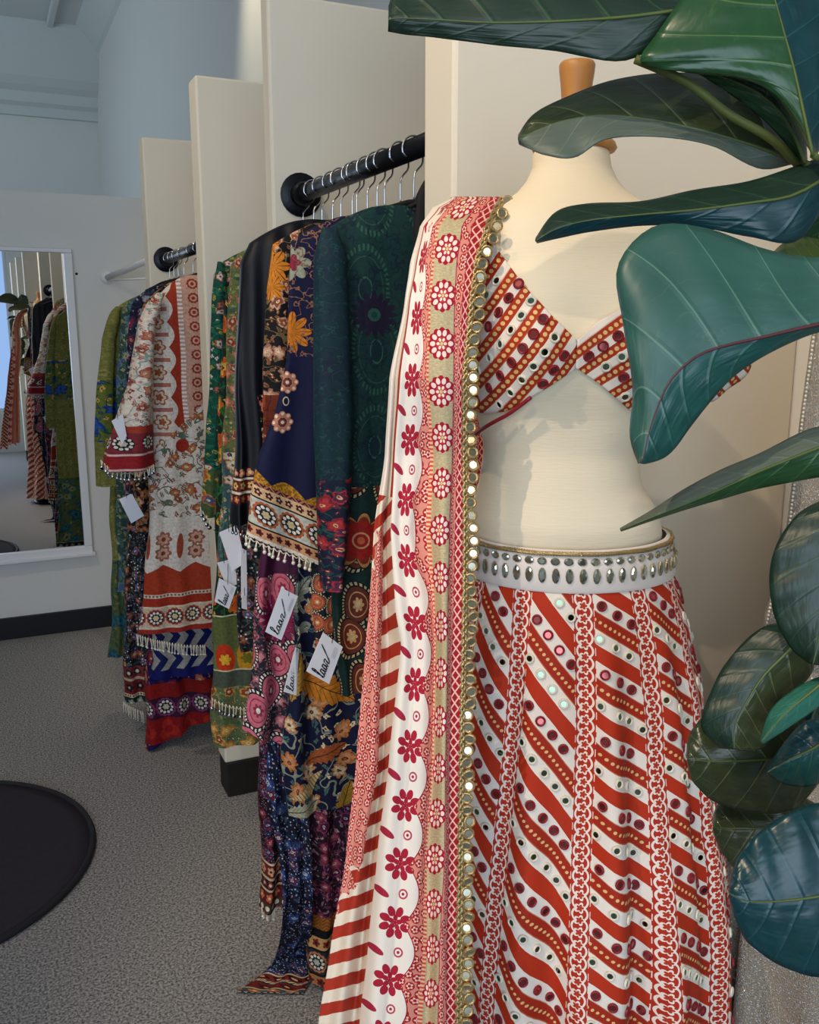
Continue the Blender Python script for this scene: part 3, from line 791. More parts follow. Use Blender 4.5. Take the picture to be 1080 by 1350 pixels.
def navy_leaf(g,u,v,Y):
    col=floral(g,u,v,17.,'121737',('b66a24','c98b5e','dcc9a4','5c1d1a'),('8b9484','4c6a68'),n=7,dens=.32)
    for px,py,an,L,c in ((396,436,1.9,.05,'d07e22'),(372,345,1.7,.045,'c57a25'),(425,912,-.5,.075,'c47a22'),(395,795,.9,.05,'96a091'),(385,900,1.3,.05,'b28a3c'),(435,1000,.3,.045,'a5562c'),(455,1065,1.2,.045,'a6802c'),(395,1075,.2,.04,'a9ab90')):
        x0,z0=pxm(px,py,Y); x=u-x0;y=v-z0; ca,sa=math.cos(an),math.sin(an); a=x*ca+y*sa;b=y*ca-x*sa
        w=(L*L-a*a)*(.42/L); ser=g.frac((a+g.abs(b)*.9)/(L*.26))*.35+.65
        lf=(g.abs(b)<w*ser)*(g.abs(a)<L); col=g.over(col,(lf,c),(lf*(g.abs(b)<.0009),'2a2020'),(lf*(g.frac((a-g.abs(b)*1.2)/(L*.2))<.1),'5a3418'))
    # bird in flight
    x0,z0=pxm(408,1048,Y); x=u-x0;y=v-z0; a=x*.86+y*.5;b=y*.86-x*.5
    wing=(g.abs(b-g.abs(a)*.25)<(.046-g.abs(a))*.3)*(g.abs(a)<.046); body=((b*b*.14+a*a)<.00003)
    col=g.over(col,(wing,'d2b27c'),(wing*(g.frac(a/.006)<.3),'6b6a58'),(body,'dcb875'))
    return col
@fab('navy_leaf_bird_crepe')
def _(g,u,v): return fin_mat(g,navy_leaf(g,u,v,Y_NAVY-YF_),u,v)
Zk=pxm(322,702,Y_KAF)[1]; Xk=pxm(322,702,Y_KAF)[0]; pk=pxm(410,738,Y_KAF); KT=(Zk-pk[1])/(pk[0]-Xk)
@fab('navy_kaftan_border_print')
def _(g,u,v):
    w=v+(u-Xk)*KT-Zk       # height above the slanting hem
    col=lin('12163a')
    for px,py in ((391,505),(385,558)):
        x0,z0=pxm(px,py,Y_KAF-YF_); x=u-x0;y=v-z0
        col=g.over(col,(dotring(g,x,y,8,.013,.0058),'b97a62'),(dotring(g,x,y,8,.0145,.0026),'e6cdb4'),(g.disc(x,y,.006),'7d3a2c'),(g.disc(x,y,.003),'e6cdb4'))
    x0=pxm(389,530,Y_KAF-YF_)[0]; z0=pxm(389,530,Y_KAF-YF_)[1]; x=u-x0;y=v-z0
    col=g.mix(g.band(g.sqrt(x*x+y*y*.5),.004,.0055),col,'c9bd9a')
    x0,z0=pxm(397,438,Y_KAF-YF_); x=u-x0;y=v-z0
    lf=g.petal(x,y,9,.034,.5); col=g.over(col,(lf,'d07c20'),(lf*(g.frac(g.atan2(y,x)*2.9)<.12),'6b3414'))
    x0,z0=pxm(400,345,Y_KAF-YF_); x=u-x0;y=v-z0; col=g.over(col,(g.petal(x,y,7,.03,.4),'9aa08c'),(g.petal(x,y,5,.014,.4),'8d2440'))
    top=v>pxm(385,470,Y_KAF)[1]; col=g.mix(top*(g.abs(g.noise(g.vec(u,v),45,2)-.5)<.014),col,'8a6048')
    scal=g.abs(g.sin((u-Xk)*55.))*.016+.108
    must=g.mix(g.noise(g.vec(u,v),220,2)>.5,'c08a24','8a5a1a'); col=g.mix(w<scal,col,must)
    col=bands(g,col,w,u,-.01,[(.012,'14141a','tri','e8e0d0','e8e0d0'),(.004,'e8e0d0','line','e8e0d0',''),(.018,'cf9a70','flower','5a1a20','2a1018'),(.003,'14141a','line','14141a',''),
        (.048,'bfc0b4','wheel','b05a30','c9b78a'),(.003,'e8dcc0','line','16161c',''),(.019,'d8b488','flower','4a1822','d8b488'),(.007,'3a2030','chev','b06a50','')])
    return fin_mat(g,col,u,v)
@fab('black_autumn_floral')
def _(g,u,v):
    col=floral(g,u,v,28.,'0e0d12',('a06a58','c9a48a','8c4a30','e2c8a4'),('6a5a3a','8a5a38'),dens=.36)
    z1=pxm(368,520,Y_BLK)[1]; col=g.mix(v<z1,col,floral(g,u,v,24.,'6a2814',('c4602a','d98a4a','7a2418','e8b060'),('3a1410','a04a20')))
    for px,py,r in ((372,350,.03),(366,320,.02),(370,378,.022)):
        x0,z0=pxm(px,py,Y_BLK-YF_); x=u-x0;y=v-z0; f=g.petal(x,y,7,r,.45); col=g.over(col,(f,'d08022'),(f*(g.frac(g.atan2(y,x)*2.2)<.15),'5a2a10'))
    return fin_mat(g,col,u,v)
@fab('midnight_satin')
def _(g,u,v,rough=.5,spec=.25):
    col=lin('080a14'); z1=pxm(330,520,Y_SOL)[1]
    col=g.mix((v<z1)*(u>pxm(327,520,Y_SOL)[0]),col,floral(g,u,v,22.,'1a1418',('d9705c','e89a80','c04a44','f0dcc0'),('4a5a3a','e6dcc0'),dens=.46))
    z2=pxm(330,615,Y_SOL)[1]; col=bands(g,col,v,u,z2-.07,[(.02,'3a1418','flower','c9683a','e0c890'),(.005,'e0d8c0','line','d8ccb0',''),(.022,'5a1a1c','flower','d8b060','1a1a1a'),(.004,'e0d8c0','line','d8ccb0',''),(.02,'1a1420','bud','c87858','e0c890')])
    return fin_mat(g,col,u,v,.1)
@fab('pink_paisley_georgette')
def _(g,u,v):
    base=floral(g,u,v,40.,'20242e',('a85a68','c88088','7a2c48','d8b8a8'),('5a5a60','8a3a50'))
    col=paisley(g,u*1.02+v*.12,v,10.,base,'cc6a7c','ece4da','8f3048',.6)
    z1=pxm(380,790,Y_PINK)[1]; x0,z0=pxm(370,822,Y_PINK-YF_); x=u-x0;y=v-z0
    col=g.over(col,(g.petal(x,y,18,.05,.5),'8c2150'),(g.petal(x,y,12,.024,.4),'5c1638'))
    z3=pxm(380,755,Y_PINK)[1]; col=g.mix(v>z3,col,'4a1c3c')
    return fin_mat(g,col,u,v)
@fab('wine_sequin_net')
def _(g,u,v):
    col=floral(g,u,v,30.,'160c18',('6a1626','8c2a3c','1c2a5a','c9a090'),('28305a','5a1a2c'))
    D,r,lx,ly,r2=g.voro(u*190.,v*190.,1.); col=g.mix((D<.16)*(r>.6),col,'c9c4c8')
    z0=pxm(355,1190,Y_SEQ)[1]; col=bands(g,col,v,u,z0,[(.02,'4a3a2c','dot','e0d4bc',''),(.03,'5a1c1c','flower','c86a4c','e0c890'),(.005,'c9b890','line','c9b890',''),(.022,'1a1420','bud','8a3a3c','d8c8a0'),(.006,'c9b890','line','c9b890',''),(.03,'6a2020','flower','d8a080','241418'),(.005,'c9b890','line','d8c8a0','')])
    return fin_mat(g,col,u,v)
@fab('navy_sequin_border')
def _(g,u,v):
    col=floral(g,u,v,34.,'0c1228',('1c2c60','34508c','5a1a2a','b8c0c8'),('1a3050','40506a'))
    D,r,lx,ly,r2=g.voro(u*170.,v*170.,1.); col=g.mix((D<.17)*(r>.5),col,'c9ccd4')
    col=bands(g,col,v,u,.015,[(.012,'1a1a1c','dot','d8c8a0',''),(.035,'3a4a4a','flower','c86a2c','e6dcb8'),(.006,'c9b890','line','c9b890',''),(.04,'6a1c1c','flower','3a1014','c9a070'),(.006,'14141a','line','14141a',''),(.012,'c9b890','chev','3a3024',''),(.03,'7a2822','bud','2a1014','d8b080'),(.006,'e0d4b0','line','d8c8a0','')])
    return fin_mat(g,col,u,v)
@fab('burgundy_medallion_hem')
def _(g,u,v):
    col=floral(g,u,v,30.,'2a1226',('7c2440','a04860','40184a','d8c0b0'),('6a3a50','b08a90'))
    z0=pxm(430,1288,Y_BORD)[1]
    col=bands(g,col,v,u,z0-.02,[(.016,'14141a','tri','d8c8a0',''),(.03,'b07a48','flower','6a1c20','241018'),(.006,'14141a','line','14141a',''),(.055,'2c3038','wheel','c07a4a','b8b8a8'),(.005,'14141a','line','14141a',''),(.028,'c89a60','flower','7a2420','241018'),(.02,'14141a','line','101016',''),(.03,'8a4a1c','chev','b07028','')])
    return fin_mat(g,col,u,v)
@fab('emerald_floral_silk')
def _(g,u,v):
    z1=onY(285,620,2.4).z
    col=floral(g,u,v,22.,'0c4a3c',('8a3a3a','b8684c','d8c8c0','3a2a50'),('1c6a50','a8a040'),dens=.24)
    col=g.mix(v<z1,col,floral(g,u,v,20.,'4a5c34',('c8a030','b85a3a','4a5a88','e0d8b0'),('2c5a48','a08a3c')))
    return fin_mat(g,col,u,v)
@fab('olive_coral_floral')
def _(g,u,v):
    col=floral(g,u,v,30.,'6b7040',('c8684c','d89070','8a3a30','e0d0a8'),('3a5a48','98a060'))
    col=g.mix(v<onY(305,590,2.3).z,col,floral(g,u,v,24.,'3c5a60',('b84a44','d8a060','d8d0b8','2a3a50'),('5a7a68','b8b070')))
    return fin_mat(g,col,u,v)
@fab('green_vase_print')
def _(g,u,v):
    Y=2.3; col=floral(g,u,v,14.,'10261c',('d86a18','c84a18','e0b040','3a1a10'),('2c6a34','1c4a30'),dens=.34)
    z0=onY(300,812,Y).z; z1=onY(300,885,Y).z
    col=g.mix(v<onY(300,815,Y).z,col,'5c6638')
    col=g.mix(g.band(v,z1,onY(300,858,Y).z),col,'6a7440')
    for px,py,c,d in ((293,872,'c8381a','e0b030'),(321,868,'c08a1c','6a6a20')):
        x0,zz=pxm(px,py,Y); x=u-x0;y=v-zz; k=(x*x+y*y*.35)<.0007; col=g.over(col,(k,c),(k*g.petal(x,y,6,.017,.4),d))
    col=g.mix(g.band(v,z1-.05,z1-.004),col,'4a5446')
    for z_ in (z0,z1): col=g.mix(g.band(v,z_-.004,z_),col,'cfc4a0')
    low=floral(g,u,v,22.,'5c6a44',('b8702c','d0a04c','8a3a24','e0d8b0'),('8a8a58','3a5a48')); col=g.mix(v<z1-.05,col,low)
    return fin_mat(g,col,u,v)
YC=2.86
@fab('ivory_rust_block_print')
def _(g,u,v):
    Y=YC; col=lin('ddd2c6')
    zt_=onY(230,380,Y).z; za=onY(230,545,Y).z; zb=onY(230,640,Y).z; zc=onY(230,752,Y).z
    # columns of palmettes facing the placket
    P=.075; xn=onY(254,450,Y).x; x=u-(xn-.105); y=(g.frac(v/P)-.5)*P
    c1=g.over(col,(g.petal(x,y,6,.026,.35),'a8623c'),(g.petal(x,y,6,.020,.35),'ddc8b0'),(g.petal(x,y,5,.012,.4),'a85a34'),((g.abs(g.abs(y)-P/2)<.006)*(g.abs(x)<.035),'b06a5c'))
    ed=g.abs(g.sin(v*(PI/P)+PI/2))*.018; c1=g.mix((u-(xn-.072)-ed)>0.,c1,'a0341c')
    px_=u-(xn-.04); c1=g.mix(px_>0.,c1,'c69a86'); c1=g.mix(g.band(px_,.0,.014)*(g.frac(v/.012)<.5),c1,'e8e0dc')
    D=px_-.045; yq=(g.frac(v/.042)-.5)*.042
    c1=g.over(c1,(g.petal(D,yq,10,.016,.15),'8e2c22'),(g.disc(D,yq,.010),'c99a80'),(g.disc(D,yq,.005),'8e2c22'))
    # v-shaped placket end
    vend=(v-za)>(g.abs(u-(xn+.02))*-.9+.03)*1.; col=g.mix(vend,col,c1)
    # mid field of scattered motifs
    mid=floral(g,u,v,17.,'ddd2c6',('a8432c','b87a3c','8a4a34','ddd2c6'),('5c6a58','8a5a3c'),dens=.27,n=4)
    x0,z0=pxm(238,586,Y); mid=g.mix(g.disc(u-x0,v-z0,.020),mid,'a02a1c')
    col=g.mix((v<za+.01)*(1.-vend),col,mid)
    # row of paired palmettes
    Q=.10; x=(g.frac((u-x0)/Q+.2)-.5)*Q; z1=onY(230,717,Y).z; y=g.abs(v-z1)-.022
    low=g.over(lin('ddd2c6'),(g.petal(x,y,7,.026,.3),'a0604c'),(g.petal(x,y,7,.018,.3),'c9a088'),(g.disc(x,y,.007),'8e3a2c'))
    x=(g.frac((u-x0)/Q+.7)-.5)*Q; low=g.mix((x*x*14.+(v-z1)*(v-z1))<.0016,low,'a04a34')
    col=g.mix(g.band(v,zc,onY(230,680,Y).z),col,low)
    sc=g.abs(g.frac((u-x0)/Q+.2)-.5)*.05; b0=onY(230,835,Y).z
    col=g.mix(v<(zc+.028-sc),col,'a83a1e')
    col=bands(g,col,v,u,b0-.02,[(.02,'9a2c22','bud','d8a890','8a1c1c'),(.03,'a0281e','line','9c2c20',''),(.006,'e0d0b8','line','d8c8b4',''),(.062,'cdb79c','wheel','a03a34','d8c090'),(.005,'e0d0b8','line','e0d0b8',''),(.028,'a23018','line','a23018',''),(.012,'d8c8b8','dot','8a5a4a','')])
    return fin_mat(g,col,u,v)
@fab('ivory_maroon_sleeve')
def _(g,u,v):
    Y=YC; col=floral(g,u,v,20.,'ddd2c6',('a8503c','c07a5a','8a3a34','e4d8c8'),('8aa098','b06a5c'),dens=.3)
    b0=onY(170,618,Y).z
    w=v-b0
    col=bands(g,col,w,u,-.02,[(.03,'8e1c28','bud','d8a8a0','8e1c28'),(.006,'d8b8b0','line','d8b8b0',''),(.038,'9a1a22','line','961c24',''),(.006,'d8b8b0','line','d8b8b0',''),(.06,'7a2c34','wheel','8a2430','d8c8b8'),(.02,'a23424','line','a83a28','')])
    return fin_mat(g,col,u,v)
@fab('blue_chevron_print')
def _(g,u,v):
    P=.05; f=g.frac(u/P+g.abs(g.frac(v/.08)-.5)*1.2)<.5; col=g.mix(f,'a8a49c','141a5a'); z=onY(240,880,2.95).z
    return fin_mat(g,g.mix(v<z,col,'121660'),u,v)
@fab('scarlet_medallion_skirt')
def _(g,u,v):
    col=floral(g,u,v,18.,'12124a',('8a1a20','a03034','c87a50','e0c8a0'),('1c1c6a','5a1c3a')); b=onY(215,985,3.0).z
    return fin_mat(g,bands(g,col,v,u,b,[(.09,'8e1416','bud','a8281c','8e1416'),(.075,'3a1830','wheel','8a3a6a','c9b8a0'),(.05,'8e1416','line','941a18','')]),u,v)
@fab('dark_mirrorwork_net')
def _(g,u,v):
    col=floral(g,u,v,26.,'191a24',('7a2c34','a8643c','34508a','d8c8a8'),('5a5c50','2c4a4a'),dens=.38); b=onY(175,950,3.2).z
    D,r,lx,ly,r2=g.voro(u*80.,v*80.,1.); col=g.mix((D<.2)*(r>.75),col,'d8dade')
    return fin_mat(g,bands(g,col,v,u,b+.06,[(.04,'20302c','flower','8a9a8a','d8c8a8'),(.012,'d8c8a8','dot','7a2c2c',''),(.05,'7a2024','flower','1c1c28','c9a070'),(.01,'d8c8a8','line','b8ac8c',''),(.04,'8a2c30','bud','1c2a34','d8c8a8')]),u,v)
@fab('black_rust_scroll')
def _(g,u,v): return fin_mat(g,floral(g,u,v,22.,'141014',('8a4a2c','b87a4c','c9b48a','6a1c1c'),('7a4a2c','a88a5c')),u,v)
@fab('navy_plum_floral')
def _(g,u,v): return fin_mat(g,floral(g,u,v,18.,'0e1128',('3a1c3c','7a2440','8aa0a8','c8a890'),('1c3a50','2a2450'),dens=.36),u,v)
@fab('slate_blue_floral')
def _(g,u,v): return fin_mat(g,floral(g,u,v,20.,'2c4644',('5a7a7c','3a5a8a','a8a46a','7a3440'),('4c6a4c','8a8a58')),u,v)
@fab('olive_jacquard')
def _(g,u,v):
    z0=onY(130,500,3.46).z; z1=onY(130,740,3.46).z
    col=floral(g,u,v,20.,'77773a',('8a8646','6a6c34','8f8c50','5c6030'),('686a34','848446'))
    col=g.mix(g.band(v,z0-.22,z0),col,floral(g,u,v,13.,'66702e',('1c3c8c','2c5aa8','c9a850','2c2c4a'),('1c4a4a','2a5a50')))
    col=g.mix(v<z1,col,floral(g,u,v,14.,'566038',('1c4a6a','2c6a70','8a8a4c','1c2c4a'),('1c4a44','3a6a50')))
    return fin_mat(g,col,u,v)
FM['black_crepe']=plain('black_crepe','0c0c10',.8,noise=.2)
# ================================================================ GARMENT BUILDER
def interp_l(tab,z):
    if z>=tab[0][0]: return tab[0][1]
    for a,b in zip(tab,tab[1:]):
        if z>=b[0]:
            t=(a[0]-z)/(a[0]-b[0]); return lerp(a[1],b[1],t)
    return tab[-1][1]
def body(e,Y,left,mat,thick=.026,tilt=0.,right=None,folds=9,amp=.006,name='body',neck=.055,nr=56,nt=88,wave=.004,seed=0):
    """hanging panel: closed tube seen from the aisle. left: [(px,py)] of its aisle-side outline, top to hem"""
    L=[]
    for px,py in left:
        p=onY(px,py,Y); L.append((p.z,p.x))
    zs=L[0][0]; zb=L[-1][0]; xs=L[0][1]; zn=zs+.035+.12*min(.25,(RX-xs)*.6)
    rw=right if right is not None else None
    vs=[];fs=[];uvs=[]; rs=random.Random(seed); ph=rs.random()*6
    zl=[zn-(zn-zs)*(1-math.cos(i/12*PI/2)) if False else lerp(zn,zs,(i/12)) for i in range(12)]+[lerp(zs,zb,i/nr) for i in range(nr+1)]
    for z in zl:
        if z>zs:
            t=(zn-z)/(zn-zs); xl=lerp(RX-neck,xs,t**.62 if t>0 else 0); th=thick*(.45+.55*t)
            xr=2*RX-xl if rw is None else RX+(rw-RX)*((RX-xl)/(RX-xs))
        else:
            xl=interp_l(L,z); th=thick; xr=2*RX-xs+.5*(xs-xl) if rw is None else rw
        g_=min(1,max(0,(zs-z)/.5)); c=(xl+xr)/2; a=(xr-xl)/2; ring=[]
        for k in range(nt):
            # start at the centre back so that the print seam hides there
            th_=-PI/2+2*PI*(k/nt) + PI
            cx=math.cos(th_); sn=math.sin(th_)
            x=c+a*(abs(cx)**.72)*(1 if cx>0 else -1); yy=th*(abs(sn)**.55)*(1 if sn>0 else -1)
            f=math.sin((x-c)*2*PI*folds/(.4)+ph+.7*math.sin(z*6+ph))*amp*(.25+g_)*(1+.4*math.sin(x*40+ph))
            f+=math.sin((x-c)*2*PI*2.3/.4+ph*2+z*3)*amp*.7*g_
            yy+=f*(1 if sn<0 else .7)*min(1,abs(sn)*3)
            x+=wave*math.sin(z*23+ph)*g_*(1 if cx<0 else 0)
            zz=z+ (tilt*(x-xl)*max(0,min(1,(zs-z)/(zs-zb))) if tilt else 0)
            ring.append(Vector((x,yy,zz)))
        # arc length from the left edge, so that u equals world X over the front
        acc=[0.]
        for k in range(1,nt+1): acc.append(acc[-1]+(Vector((ring[k%nt].x,ring[k%nt].y))-Vector((ring[k-1].x,ring[k-1].y))).length)
        kf=nt//2   # front centre
        for k in range(nt+1):
            p=ring[k%nt]; vs.append(Vector((p.x-RX,p.y,p.z))); 
            uvs.append((c+(acc[k]-acc[kf])*.93*(-1 if ring[kf-2].x>ring[kf+2].x else 1),p.z))
    n=nt+1
    for i in range(len(zl)-1):
        for k in range(nt): fs.append((i*n+k,(i+1)*n+k,(i+1)*n+k+1,i*n+k+1))
    fs.append(tuple(range(nt)))
    o=mk(name,vs,fs,mat,e,uv=uvs)
    return o,zn
def sleeve(e,Y,path,mat,ry=.018,dy=0.,name='sleeve',nt=36,nr=40,seed=0):
    """path: [(py,pxl,pxr)]"""
    rs=random.Random(seed+5); ph=rs.random()*6; T=[]
    for py,a,b in path:
        p=onY(a,py,Y+dy); q=onY(b,py,Y+dy); T.append((-(p.z+q.z)/2,(p.x+q.x)/2,(q.x-p.x)/2))
    vs=[];fs=[];uvs=[]; z0,z1=T[0][0],T[-1][0]
    for i in range(nr+1):
        z=lerp(z0,z1,i/nr); c,a=interp(T,z); r_=min(1,.25+i/4)
        for k in range(nt+1):
            th=2*PI*k/nt+PI/2; f=1+.10*math.sin(th*5+ph+z*3)*(i/nr)
            x=c+a*math.cos(th)*(f if math.sin(th)<.3 else 1)*(1 if i>2 else .6+.13*i); y=dy+ry*math.sin(th)*f*r_*(1+.4*i/nr)
            vs.append(Vector((x-RX,y,-z))); uvs.append((c+((k/nt)-.5)*2*PI*max(a,.02)*.62,-z))
    n=nt+1
    for i in range(nr):
        for k in range(nt): fs.append((i*n+k,(i+1)*n+k,(i+1)*n+k+1,i*n+k+1))
    fs.append(tuple(range(nt)))
    return mk(name,vs,fs,mat,e,uv=uvs)
GRP_H='velvet clothes hangers on the pipe rails'
def hanger(Y,z,half=.19,drop=.06,lab=None,rz=0.,zc=None):
    e=empty('clothes_hanger',(RX,Y,z),rz,lab,'hanger',GRP_H)
    r=.0195; pts=[(-.012,0,-.012)]
    for i in range(15):
        a=math.radians(200-i*17); pts.append((r*math.cos(a),0,r*math.sin(a)))
    pts+=[(.014,0,-.022),(.003,0,-.034),(0,0,-.045),(0,0,-.085)]
    m=MB(); m.tube(catmull([Vector(p) for p in pts],40),.0016,6); m.build('hook',M['chrome'],e)
    m=MB(); m.tube(catmull([Vector((-half,0,-.085-drop)),Vector((-half*.6,0,-.085-drop*.45)),Vector((-.03,0,-.087)),Vector((0,0,-.08)),Vector((.03,0,-.087)),Vector((half*.6,0,-.085-drop*.45)),Vector((half,0,-.085-drop))],24),[.004+.003*math.sin(PI*i/24) for i in range(25)],8,0,flat=.7)
    m.tube([(-half*.93,0,-.088-drop),(half*.93,0,-.088-drop)],.003,6)
    m.build('hanger_arms',M['velvet'],e); return e
def tassels(e,Y,pts,n,ln=.02,mat=None,bead=None,name='tassel_trim',coin=False):
    """pts px polyline on the plane Y"""
    P=catmull([onY(px,py,Y) for px,py in pts],n); m=MB()
    for i,p in enumerate(P):
        p=p-Vector((RX,e.location.y,0)); j=random.uniform(-.002,.002)
        m.tube([p,p+Vector((j,0,-ln*.5)),p+Vector((j*2,0,-ln))],[.0012,.0016,.0022],5)
        if coin: m.lathe([(.006,0),(.006,.001),(0,.001)],8,1,p+Vector((j*2,-.002,-ln-.004)),Matrix.Rotation(PI/2,3,'X'))
        else: m.ball(p+Vector((j*2,0,-ln-.003)),.0036,1,6)
        if i<n: 
            q=P[i+1]-Vector((RX,e.location.y,0)); m.tube([p,(p+q)/2+Vector((0,0,-ln*.35)),q],.0009,4)
    o=m.build(name,[mat or M['ring_white'],bead or M['pearl']],e); o['kind']='stuff'; return o
STRK=[[(.0,.05),(.05,.35),(.11,.8),(.10,1.),(.06,.92),(.04,.5),(.03,.1),(.08,.02),(.13,.2)],
      [(.24,.38),(.18,.42),(.13,.2),(.16,.02),(.22,.15),(.25,.42),(.24,.1),(.28,.04),(.33,.2)],
      [(.42,.38),(.36,.42),(.31,.2),(.34,.02),(.40,.15),(.43,.42),(.42,.1),(.46,.04),(.50,.25)],
      [(.50,.34),(.56,.42),(.62,.38),(.54,.06),(.62,.06),(.70,.2),(1.02,.95)]]
def price_tag(e,Y,c4,write=None,blue=False,string=None):
    """c4: four px corners, 1-2 is a short edge; write=(s0,s1): text runs from corner 4 side towards corner 2"""
    P=[onY(x,y,Y+dy)-Vector((RX,e.location.y,0)) for (x,y),dy in zip(c4,(0,.004,.006,.002))]
    nrm=(P[1]-P[0]).cross(P[3]-P[0]).normalized()
    if nrm.y>0: nrm=-nrm
    b=[p-nrm*.0008 for p in P]
    t=mk('price_tag',P+b,[(0,1,2,3),(7,6,5,4),(0,4,5,1),(1,5,6,2),(2,6,7,3),(3,7,4,0)],M['card'],e,False)
    m=MB(); top=(P[0]+P[1])/2; s0=top+(P[2]+P[3]-P[0]-P[1])*.04+nrm*.001
    m.tube([s0,top+Vector((.002,.003,.02)),top+Vector((.004,.012,.045))],.0006,4); m.build('tag_string',M['ink'],t)
    if write:
        o,sx,sy=write  # origin index, along-text corner index, up corner index
        O=P[o]; A=P[sx]-O; B=P[sy]-O; m=MB()
        for st in STRK:
            pts=catmull([O+A*(.07+.70*s)+B*(.28+.56*tt)+nrm*.0006 for s,tt in st],len(st)*4)
            L_=len(pts); m.tube(pts,[.0007+.0005*math.sin(i*.9)**2 for i in range(L_)],4)
        for k in range(3): 
            a=O+A*(.55)+B*(.8-.05*k)
            if len(write)>0: m.tube([O+A*.62+B*(.16+.06*k)+nrm*.0005,O+A*.9+B*(.16+.06*k)+nrm*.0005],.00018,3)
        m.build('lettering',M['ink'],t,False)
    return t
def outfit(name,lab,cat,grp,Y,hy=None,zr=ZR,hang=True,**k):
    e=empty(name,(RX,Y,0),0,lab,cat,grp)
    return e
GA='garments on the nearest rack'; GB='garments on the middle rack'; GC='garments on the third rack'; GD=''
# --- rack A
HL=['hanger at the far end of the nearest rail beside the round flange']
for i,y in enumerate(HY):
    lab='black velvet hanger with chrome hook, number %d'%i
    names=['touching the round flange','second from the round flange','third from the round flange','fourth from the round flange','fifth from the round flange','sixth from the round flange','seventh from the round flange','eighth from the round flange','fifth from the near partition edge','fourth from the near partition edge','third from the near partition edge','second from the near partition edge']
    hanger(y,ZR,.125,.035,'velvet hanger with chrome hook on nearest rail, '+names[i],random.uniform(-.08,.08))
e=outfit('long_kurta','deep teal paisley kurta with a crimson flower, nearest on the closest rack','kurta',GA,Y_TEAL)
body(e,Y_TEAL-0*YF_,[(424,308),(418,360),(420,500),(428,640),(440,780),(446,915)],FM['teal_paisley_silk'],.022,folds=6,amp=.005,seed=1)
sleeve(e,Y_TEAL,[(300,418,452),(340,414,456),(450,414,462),(560,414,466),(650,418,462),(720,420,456),(775,424,450)],FM['teal_sleeve_silk'],.02,-.035,seed=1)
price_tag(e,Y_TEAL-.075,[(426,834),(452,853),(434,902),(404,885)],(2,1,3))
e=outfit('velvet_jacket','plain black garment squeezed against the near partition edge','jacket',GA,1.236)
body(e,1.236,[(548,262),(546,300),(548,420),(552,600)],FM['black_crepe'],.012,folds=5,amp=.002,seed=2,neck=.03)
hanger(1.236,ZR,.07,.02,'velvet hanger with chrome hook on nearest rail, tight against the near partition')
e=outfit('printed_dress','navy dress printed with orange leaves and a flying bird, behind the teal kurta','dress',GA,Y_NAVY)
body(e,Y_NAVY,[(392,320),(388,400),(392,560),(396,720),(388,850),(372,1000),(378,1075)],FM['navy_leaf_bird_crepe'],.013,tilt=-.02,folds=6,amp=.006,seed=3)
sleeve(e,Y_NAVY,[(560,408,428),(640,404,428),(720,408,432),(790,412,440),(850,418,446)],FM['rust_paisley_edging'],.012,-.03,name='stole_edge',seed=3)
price_tag(e,Y_NAVY-.06,[(390,853),(394,856),(391,917),(374,912)],(2,1,3))
e=outfit('kaftan_top','navy kaftan top with mustard band, wheel border and white tassel hem','kaftan',GA,Y_KAF)
body(e,Y_KAF,[(384,318),(381,400),(378,470),(362,545),(344,600),(330,655),(322,704)],FM['navy_kaftan_border_print'],.013,tilt=-KT,folds=5,amp=.004,seed=4)
tassels(e,Y_KAF-.026,[(324,706),(345,716),(365,724),(388,732),(410,740)],11,.012,M['ring_white'],M['pearl'])
e=outfit('floral_dress','black dress with burnt orange autumn florals, between navy and midnight garments','dress',GA,Y_BLK)
body(e,Y_BLK,[(360,322),(352,380),(348,480),(345,590),(346,700)],FM['black_autumn_floral'],.014,folds=7,amp=.006,seed=5)
e=outfit('satin_tunic','plain midnight blue satin tunic with coral flowers near its hem','tunic',GA,Y_SOL)
body(e,Y_SOL,[(330,320),(318,345),(314,420),(311,520),(309,600),(306,690)],FM['midnight_satin'],.03,folds=10,amp=.008,seed=6)
tassels(e,Y_SOL-.035,[(306,690),(318,694),(330,696)],5,.015,M['ink'],M['silver'])
e=outfit('paisley_dress','long pink paisley dress with white dotted rims, below the wheel bordered kaftan','dress',GA,Y_PINK)
body(e,Y_PINK,[(372,330),(362,420),(350,600),(345,700),(338,800),(328,900),(322,962)],FM['pink_paisley_georgette'],.015,tilt=-.62,folds=6,amp=.007,seed=7,right=.80)
price_tag(e,Y_NAVY-.06,[(371,775),(393,786),(371,844),(350,833)],(2,1,3))
e=outfit('sequin_skirt','dark wine sequinned skirt with banded hem and white bead tassels','skirt',GA,Y_SEQ)
body(e,Y_SEQ,[(352,640),(344,760),(338,880),(340,980),(344,1080),(344,1195)],FM['wine_sequin_net'],.03,folds=8,amp=.008,seed=8,right=.74)
tassels(e,Y_SEQ-.02,[(345,1196),(350,1198),(356,1200),(362,1200)],5,.02,M['ring_white'],M['pearl'])
e=outfit('trailing_stole','navy sequinned stole whose banded corner trails on the carpet','stole',GA,1.665)
